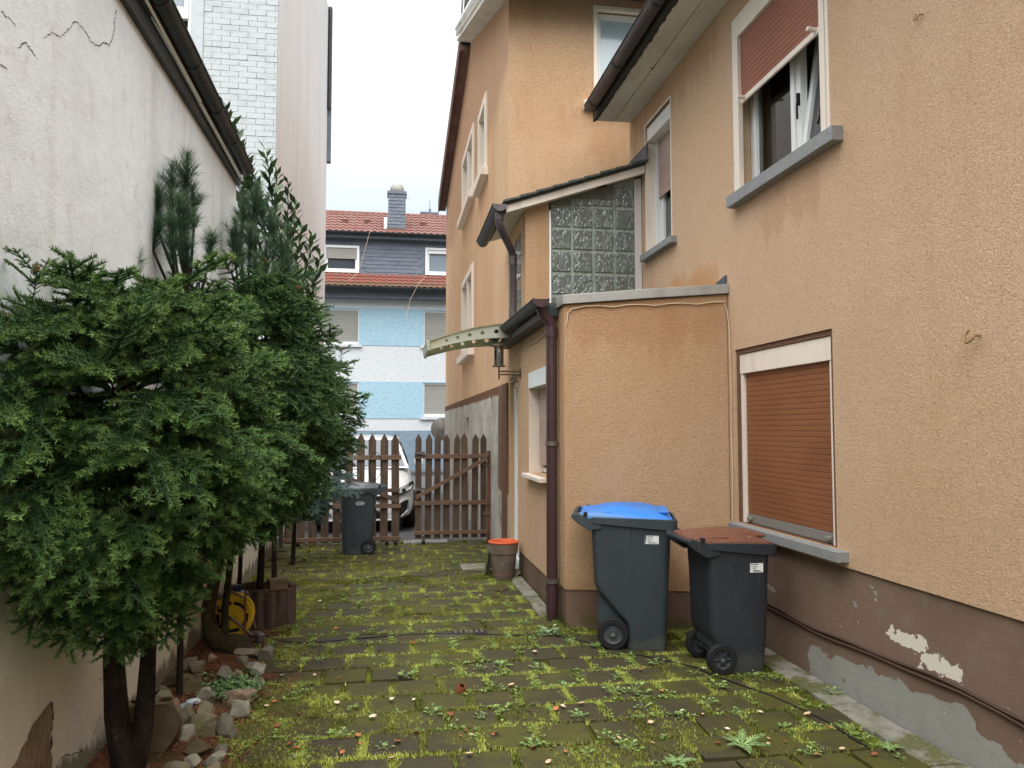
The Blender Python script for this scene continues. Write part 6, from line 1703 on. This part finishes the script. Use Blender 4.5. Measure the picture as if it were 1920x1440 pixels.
def make_fan(L_, pairs, seed, c_in, c_tip, light=1.0, dens=420, ln=.0185):
    """flat spray along +x, spreading in y, slightly drooping side twigs; z up"""
    r = random.Random(seed)
    segs = []
    def twig(p, d, l, t0):
        p = np.array(p, float); d = np.array(d, float); d /= np.linalg.norm(d)
        q = p + d * l * .5 + np.array([0, 0, .04 * l])
        e = q + d * l * .5 + np.array([0, 0, -.05 * l])
        segs.append((p, q, t0, t0 + .25)); segs.append((q, e, t0 + .25, 1.0))
    N = pairs
    pts = [np.array([L_ * k / (N + 1), r.uniform(-.008, .008), -.10 * L_ * (k / (N + 1)) ** 2 + r.uniform(-.006, .006)]) for k in range(N + 2)]
    for k in range(N + 1): segs.append((pts[k], pts[k + 1], k / (N + 1) * .55, (k + 1) / (N + 1) * .85))
    for k in range(1, N + 1):
        for s_ in (-1, 1):
            f_ = 1 - k / (N + 1)
            l = L_ * (.26 + .30 * f_ * (1.15 - f_)) * r.uniform(.75, 1.2)
            an_ = R(r.uniform(42, 62))
            d = (math.cos(an_), s_ * math.sin(an_), r.uniform(-.22, .10))
            twig(pts[k], d, l, .3)
            if l > .095 and r.random() < .6:
                m_ = pts[k] + np.array(d) * l * .45
                twig(m_, (math.cos(an_ - s_ * 0 - .75), s_ * math.sin(an_ - .75), r.uniform(-.2, .1)), l * .5, .45)
                twig(m_, (math.cos(an_ + .7), s_ * math.sin(an_ + .7), r.uniform(-.25, .05)), l * .42, .45)
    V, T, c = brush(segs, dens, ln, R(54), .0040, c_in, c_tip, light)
    # the twig itself, clothed in the bases of its needles
    Vs, Ts, Cc = [], [], []
    o = 0
    for p0, p1, t0, t1 in segs:
        p0, p1 = np.asarray(p0, float), np.asarray(p1, float)
        ax = (p1 - p0) / (np.linalg.norm(p1 - p0) + 1e-9)
        a = np.cross(ax, [0.1, 0.2, 1]); a /= np.linalg.norm(a); b = np.cross(ax, a)
        ring = [a * math.cos(q) + b * math.sin(q) for q in (0, 1.2566, 2.5133, 3.7699, 5.0265)]
        Vs += [p0 + x * .0050 for x in ring] + [p1 + x * (.0046 if t1 < .95 else .002) for x in ring]
        for t_ in (t0, t1): Cc += [np.asarray(c_in) * (1 - .35 * t_ ** 2.2) + np.asarray(c_tip) * t_ ** 2.2 * .35] * 5
        Ts += [(o + i, o + (i + 1) % 5, o + 5 + i) for i in range(5)] + [(o + (i + 1) % 5, o + 5 + (i + 1) % 5, o + 5 + i) for i in range(5)]
        o += 10
    cc = np.array(Cc)
    return joinsoup([(V, T, c), (np.array(Vs), np.array(Ts), cc)])

def place(fan, P, X, U, s_, tint=1.0):
    """copy a fan with its x axis on X and z axis near U"""
    V, T, c = fan
    X = np.asarray(X, float); X /= np.linalg.norm(X)
    U = np.asarray(U, float); U = U - X * (U @ X); U /= np.linalg.norm(U)
    Y = np.cross(U, X)
    return V @ np.stack([X, Y, U]) * s_ + np.asarray(P), T, c * tint

def limb(mb, pts, r0, r1, n=6):
    m_ = len(pts)
    mb.tube(pts, [r0 + (r1 - r0) * k / (m_ - 1) for k in range(m_)], n)

def spruce(label, base, stems, crown_c, rad, nb, seed, fans, xmin, zmin, tips, group=None, bark=m_bark, boughs_r=.010, zpow=1.0, keep=None, trunk_top=None):
    """rad = (left, right, toward camera, away, up, down) of the crown"""
    r = random.Random(seed)
    t = thing('spruce_tree', label, 'tree', base, group=group)
    tb = MB()
    for pts, r0, r1 in stems: limb(tb, pts, r0, r1, 10)
    mk('trunk', tb, bark, t, smooth=60)
    parts = []
    bw = MB()
    cc = np.array(crown_c, float)
    lx_, rx_, ny_, fy2, uz, dz_ = rad
    def surf(d, f_=1.0):
        R3 = np.array([rx_ if d[0] > 0 else lx_, fy2 if d[1] > 0 else ny_, uz if d[2] > 0 else dz_])
        if d[2] < 0: R3 = R3 * np.array([1 + .8 * d[2], 1 + .4 * d[2], 1])
        return cc + d * R3 * f_
    axis_x, axis_y = stems[0][0][-1][0], stems[0][0][-1][1]
    for b in range(nb):
        # spread over the crown surface, golden spiral
        zz = 1 - 2 * (b + .5) / nb
        zz = math.copysign(abs(zz) ** zpow, zz)
        ph = b * 2.39996 + r.uniform(-.35, .35)
        rr = math.sqrt(max(0, 1 - zz * zz))
        d = np.array([rr * math.cos(ph), rr * math.sin(ph), zz])
        end = surf(d, r.uniform(.86, 1.06))
        if end[0] < xmin: end[0] = xmin + r.uniform(0, .1)
        if keep and not keep(end): continue
        st_z = end[2] - (.10 + .25 * rr * r.uniform(.3, 1)) * (1 if zz > -.3 else .3)
        st_z = min(max(st_z, cc[2] - dz_ * .95), cc[2] + uz * .8)
        start = np.array([axis_x + (cc[0] - axis_x) * .5, axis_y + (cc[1] - axis_y) * .4, st_z])
        mid = (start + end) / 2 + np.array([0, 0, -.05])
        def cv(s_): return start * (1 - s_) ** 2 + 2 * mid * s_ * (1 - s_) + end * s_ * s_
        L_ = np.linalg.norm(end - start)
        bw.tube([tuple(cv(s_)) for s_ in (0, .3, .6, .95)], [boughs_r, boughs_r * .75, boughs_r * .5, .003], 4, cap=False)
        hor = end - start
        hd = np.array([hor[0], hor[1], hor[2] * .35 - (.12 if zz < .5 else -.25) * L_]); hd /= np.linalg.norm(hd) + 1e-9
        sd = np.cross(hd, [0, 0, 1]); sd /= np.linalg.norm(sd) + 1e-9
        for s_ in (.52, .70, .86, 1.0):
            P = cv(s_)
            for k in ((-1, 1) if s_ < 1 else (-.45, .45)):
                dirn = hd * 1.0 + sd * k * r.uniform(.35, 1.2) + np.array([0, 0, r.uniform(-.75, .28)])
                sc_ = (.62 + .42 * s_) * r.uniform(.8, 1.15)
                
                U = np.array([r.gauss(0, .5), r.gauss(0, .5), 1.0]) + hd * .25
                f_ = fans[r.randrange(len(fans))]
                V, T, c = place(f_, P, dirn, U, sc_, r.uniform(.72, 1.15))
                if V[:, 0].min() < xmin - .02:
                    V = V.copy(); V[:, 0] = np.where(V[:, 0] < xmin, xmin + (V[:, 0] - xmin) * .08, V[:, 0])
                parts.append((V, T, c))
    # leading shoots with brown buds on the upper side
    budl = []
    for (x, y, z, h_) in tips:
        P = np.array([x, y, z])
        lean = np.array([r.uniform(-.12, .12), r.uniform(-.12, .12), 1])
        parts.append(place(fans[0], P - lean * .05, lean, (r.uniform(-1, 1), -1, .1), h_ / .24 * .42, 1.05))
        for k in range(5):
            a = k * 1.257 + r.random()
            parts.append(place(fans[1 + k % (len(fans) - 1)], P + lean * h_ * r.uniform(.0, .25), (math.cos(a), math.sin(a), r.uniform(.55, 1.1)), (-math.cos(a), -math.sin(a), 1), h_ / .24 * r.uniform(.38, .56), r.uniform(.9, 1.15)))
        tp = P + lean * (h_ * .54 - .055)
        budl.append(MB().tube([tuple(tp), tuple(tp + lean * .02), tuple(tp + lean * .040)], [.006, .008, .003], 6)); buds = budl[-1]
        for k in range(2): 
            a = k * 2.9
            q_ = tp + lean * .008 + np.array([math.cos(a), math.sin(a), .3]) * .006
            buds.tube([tuple(q_), tuple(q_ + np.array([math.cos(a) * .01, math.sin(a) * .01, .022]))], [.004, .002], 5)
    V, T, c = joinsoup(parts)
    soup('crown', V, T, c, m_needle, parent=t, origin=base)
    mk('branches', bw, bark, t, recalc=False)
    for b_ in budl: mk('bud', b_, m_bud, t)
    return t

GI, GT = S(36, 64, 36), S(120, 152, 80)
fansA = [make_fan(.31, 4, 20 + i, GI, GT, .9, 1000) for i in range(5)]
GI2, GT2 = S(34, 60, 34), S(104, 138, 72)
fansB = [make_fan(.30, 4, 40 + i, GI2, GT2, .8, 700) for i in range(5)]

# near spruce with the forked trunk
tb_ = (-1.14, 3.74)
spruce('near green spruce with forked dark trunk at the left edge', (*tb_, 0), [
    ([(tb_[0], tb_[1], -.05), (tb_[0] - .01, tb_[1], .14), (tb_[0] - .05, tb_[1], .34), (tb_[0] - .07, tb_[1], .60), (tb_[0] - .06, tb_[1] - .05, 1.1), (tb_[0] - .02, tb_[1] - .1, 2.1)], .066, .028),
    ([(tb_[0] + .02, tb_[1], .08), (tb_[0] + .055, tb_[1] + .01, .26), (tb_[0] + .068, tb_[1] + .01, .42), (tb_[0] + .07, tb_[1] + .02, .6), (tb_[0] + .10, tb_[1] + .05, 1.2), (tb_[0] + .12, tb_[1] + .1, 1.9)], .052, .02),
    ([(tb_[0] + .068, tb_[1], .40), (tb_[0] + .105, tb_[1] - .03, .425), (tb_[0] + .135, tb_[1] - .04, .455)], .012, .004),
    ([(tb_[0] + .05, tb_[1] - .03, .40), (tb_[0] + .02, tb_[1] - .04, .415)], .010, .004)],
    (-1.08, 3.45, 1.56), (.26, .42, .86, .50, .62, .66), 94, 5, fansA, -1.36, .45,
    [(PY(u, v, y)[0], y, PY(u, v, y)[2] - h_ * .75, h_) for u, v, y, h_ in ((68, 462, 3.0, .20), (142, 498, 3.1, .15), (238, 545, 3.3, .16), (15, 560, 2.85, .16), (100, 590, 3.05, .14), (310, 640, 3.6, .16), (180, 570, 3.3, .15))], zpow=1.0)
# second spruce with the curved foot
q = G(452, 1232)
c0_ = (q[0], q[1])
spruce('broad dark spruce with trunk bent along the ground in the middle of the bed', (c0_[0], c0_[1], 0), [
    ([(c0_[0] + .05, c0_[1] - .02, .05), (c0_[0] - .05, c0_[1] - .02, .10), (c0_[0] - .15, c0_[1] + .0, .10), (c0_[0] - .215, c0_[1] + .03, .17), (c0_[0] - .245, c0_[1] + .06, .32), (c0_[0] - .20, c0_[1] + .1, .6), (c0_[0] - .12, c0_[1] + .15, 1.2), (c0_[0] - .05, c0_[1] + .2, 2.2)], .082, .025),
    ([(c0_[0] - .13, c0_[1] + .12, .04), (c0_[0] - .14, c0_[1] + .12, .30), (c0_[0] - .10, c0_[1] + .14, .8)], .030, .022)],
    (-.92, 5.45, 1.74), (.42, .44, .66, .6, .90, .74), 108, 9, fansB, -1.36, .7,
    [(PY(u, v, y)[0], y, PY(u, v, y)[2] - h_ * .75, h_) for u, v, y, h_ in ((265, 485, 5.0, .16), (360, 478, 5.1, .16), (436, 462, 5.4, .2), (455, 505, 5.3, .16), (560, 520, 5.5, .18), (622, 610, 5.7, .18), (330, 500, 5.0, .14), (500, 470, 5.6, .16))], bark=m_bark_w)
# third spruce growing out of the planter
spruce('dark spruce rising from the round palisade planter', (*pc, .24), [([(pc[0] - .03, pc[1] - .02, .22), (pc[0] - .02, pc[1], .7), (pc[0] + .02, pc[1], 1.4), (pc[0] + .05, pc[1], 2.2)], .032, .012)],
    (-.90, 6.85, 1.62), (.5, .46, .5, .6, .74, .58), 72, 13, fansB, -1.5, .8,
    [(PY(u, v, 6.7)[0], 6.7, PY(u, v, 6.7)[2] - .12, .16) for u, v in ((640, 640), (600, 570))])
# little blue spruce by the gate
CI, CT = S(70, 96, 92), S(150, 172, 164)
fansC = [make_fan(.26, 4, 60 + i, CI, CT, .9, 210) for i in range(3)]
spruce('small blue-green spruce showing beside the picket gate', (-1.12, 9.5, 0), [([(-1.12, 9.5, -.02), (-1.1, 9.5, .6), (-1.08, 9.5, 1.4)], .03, .01)], (-.98, 9.5, .95), (.35, .42, .35, .35, .5, .35), 42, 21, fansC, -1.45, .4, [])

# pines: long needles on upright shoots
def pine(label, base, shoots, c_in, c_tip, seed, stem_r=.02):
    r = random.Random(seed)
    t = thing('pine_tree', label, 'tree', base)
    tb = MB(); parts = []
    top = max(shoots, key=lambda s_: s_[2])
    tb.tube([base, ((base[0] + top[0]) / 2, (base[1] + top[1]) / 2, top[2] * .5), (top[0], top[1], top[2])], [stem_r, stem_r * .7, .008], 7)
    for x, y, z, L_ in shoots:
        ln_v = np.array([r.uniform(-.16, .16), r.uniform(-.16, .16), 1.0]); ln_v /= np.linalg.norm(ln_v)
        P = np.array([x, y, z]); Q = P - ln_v * L_
        tb.tube([(base[0] + (x - base[0]) * .3, base[1] + (y - base[1]) * .3, max(base[2] + .2, Q[2] - .35)), tuple(Q), tuple(P)], [.010, .008, .005], 5)
        for k in range(3):
            a = np.array([r.uniform(-.3, .3), r.uniform(-.3, .3), 0]) * .05
            parts.append(brush([(Q + a, Q * .4 + P * .6 + a * .5, .0, .5), (Q * .4 + P * .6 + a * .5, P, .5, 1.0)], 620, .085, R(48), .0028, c_in, c_tip, .8))
        for k in range(4):
            a = k * 1.6 + r.random(); d = np.array([math.cos(a) * .6, math.sin(a) * .6, .8])
            s0 = Q * .5 + P * .5; e0 = s0 + d * L_ * .35
            parts.append(brush([(s0, e0, .2, .9)], 620, .08, R(46), .0028, c_in, c_tip, .8))
    mk('trunk', tb, m_bark, t, smooth=60, recalc=False)
    V, T, c = joinsoup(parts)
    soup('crown', V, T, c, m_needle, parent=t, origin=base)
def at(u, v, y): 
    p = PY(u, v, y); return (p[0], p[1], p[2])
PI_, PT_ = S(44, 70, 52), S(112, 138, 104)
r_ = random.Random(3)
shs = []
for u, v, y, L_ in ((352, 288, 4.85, .36), (322, 312, 4.8, .30), (297, 352, 4.75, .24), (335, 365, 4.75, .26), (318, 400, 4.7, .22), (355, 395, 4.8, .26), (300, 410, 4.75, .2), (345, 440, 4.75, .2), (398, 440, 4.9, .16), (320, 440, 4.7, .2), (250, 478, 4.5, .14), (360, 350, 4.9, .26)):
    shs.append((*at(u, v, y), L_))
pine('slender pine with long bluish needles rising against the white wall', (-1.2, 4.85, 0), shs, PI_, PT_, 5)
shs = []
for u, v, y, L_ in ((484, 345, 6.6, .5), (458, 375, 6.6, .4), (505, 395, 6.7, .4), (440, 410, 6.5, .35), (470, 425, 6.5, .35), (500, 450, 6.6, .4), (525, 440, 6.7, .35), (540, 480, 6.7, .35), (450, 460, 6.5, .3), (480, 480, 6.5, .3), (515, 500, 6.6, .3), (555, 520, 6.7, .3), (436, 440, 6.5, .28)):
    shs.append((*at(u, v, y), L_))
pine('second pine with long needles at the corner of the white outbuilding', (-1.22, 6.7, 0), shs, PI_, PT_, 6)

# laurel
m_laurel = mat('laurel_leaf', (0, 0, 0), .35, .5, attr=True)
lt = thing('laurel_shrub', 'tall laurel with glossy pointed leaves in front of the brick house', 'shrub', (-1.2, 8.6, 0))
tb = MB(); Ps, Ds = [], []
r = random.Random(8)
for k, (u, v) in enumerate([(500, 285), (465, 300), (445, 330), (520, 320), (540, 345), (480, 340), (555, 385), (565, 430), (585, 445), (600, 480), (540, 420), (510, 400), (480, 400), (590, 520), (570, 560), (535, 480), (428, 215), (435, 240), (440, 270), (420, 200), (550, 520), (585, 580), (520, 560), (455, 380)]):
    e = np.array(at(u, v, 8.5 + r.uniform(-.25, .25)))
    if u < 445 and v < 300: e = np.array(at(u, v, 7.9))
    s0 = np.array([-1.22 + r.uniform(-.1, .1), 8.6, max(.4, e[2] - 1.1)])
    md = (s0 + e) / 2 + np.array([(e[0] - s0[0]) * .25, 0, -.1])
    cvp = [s0 * (1 - s_) ** 2 + 2 * md * s_ * (1 - s_) + e * s_ * s_ for s_ in np.linspace(0, 1, 7)]
    tb.tube([tuple(p) for p in cvp], [.014, .012, .010, .008, .006, .005, .003], 5)
    for j in range(34):
        s_ = .30 + .70 * j / 33
        p = s0 * (1 - s_) ** 2 + 2 * md * s_ * (1 - s_) + e * s_ * s_
        a = j * 2.4 + r.random() * .5
        tg = 2 * (1 - s_) * (md - s0) + 2 * s_ * (e - md); tg /= np.linalg.norm(tg)
        d = tg * .75 + np.array([math.cos(a), math.sin(a), .1]) * .75
        Ps.append(p); Ds.append(d / np.linalg.norm(d))
tb.tube([(-1.2, 8.6, 0), (-1.22, 8.6, 1.2), (-1.22, 8.6, 2.6)], [.03, .025, .015], 7)
P, D = np.array(Ps), np.array(Ds)
U = np.tile([0., 0, 1.], (len(P), 1)) + rng.normal(0, .35, (len(P), 3)); U = U - D * (U * D).sum(1)[:, None]; U /= np.linalg.norm(U, axis=1)[:, None]
ln = .145 * (.7 + .6 * rng.random(len(P)))
V, T = leaf_quads(P, D, U, ln, ln * .19, .3)
c = np.repeat(np.asarray(S(36, 58, 38)) + (np.asarray(S(82, 106, 66)) - np.asarray(S(36, 58, 38))) * (rng.random(len(P)) ** 1.6)[:, None], 4, 0)
soup('foliage', V, T, c, m_laurel, parent=lt, origin=(-1.2, 8.6, 0))
mk('stems', tb, m_bark, lt, smooth=60, recalc=False)
# bare twigs hanging by the wall at far left
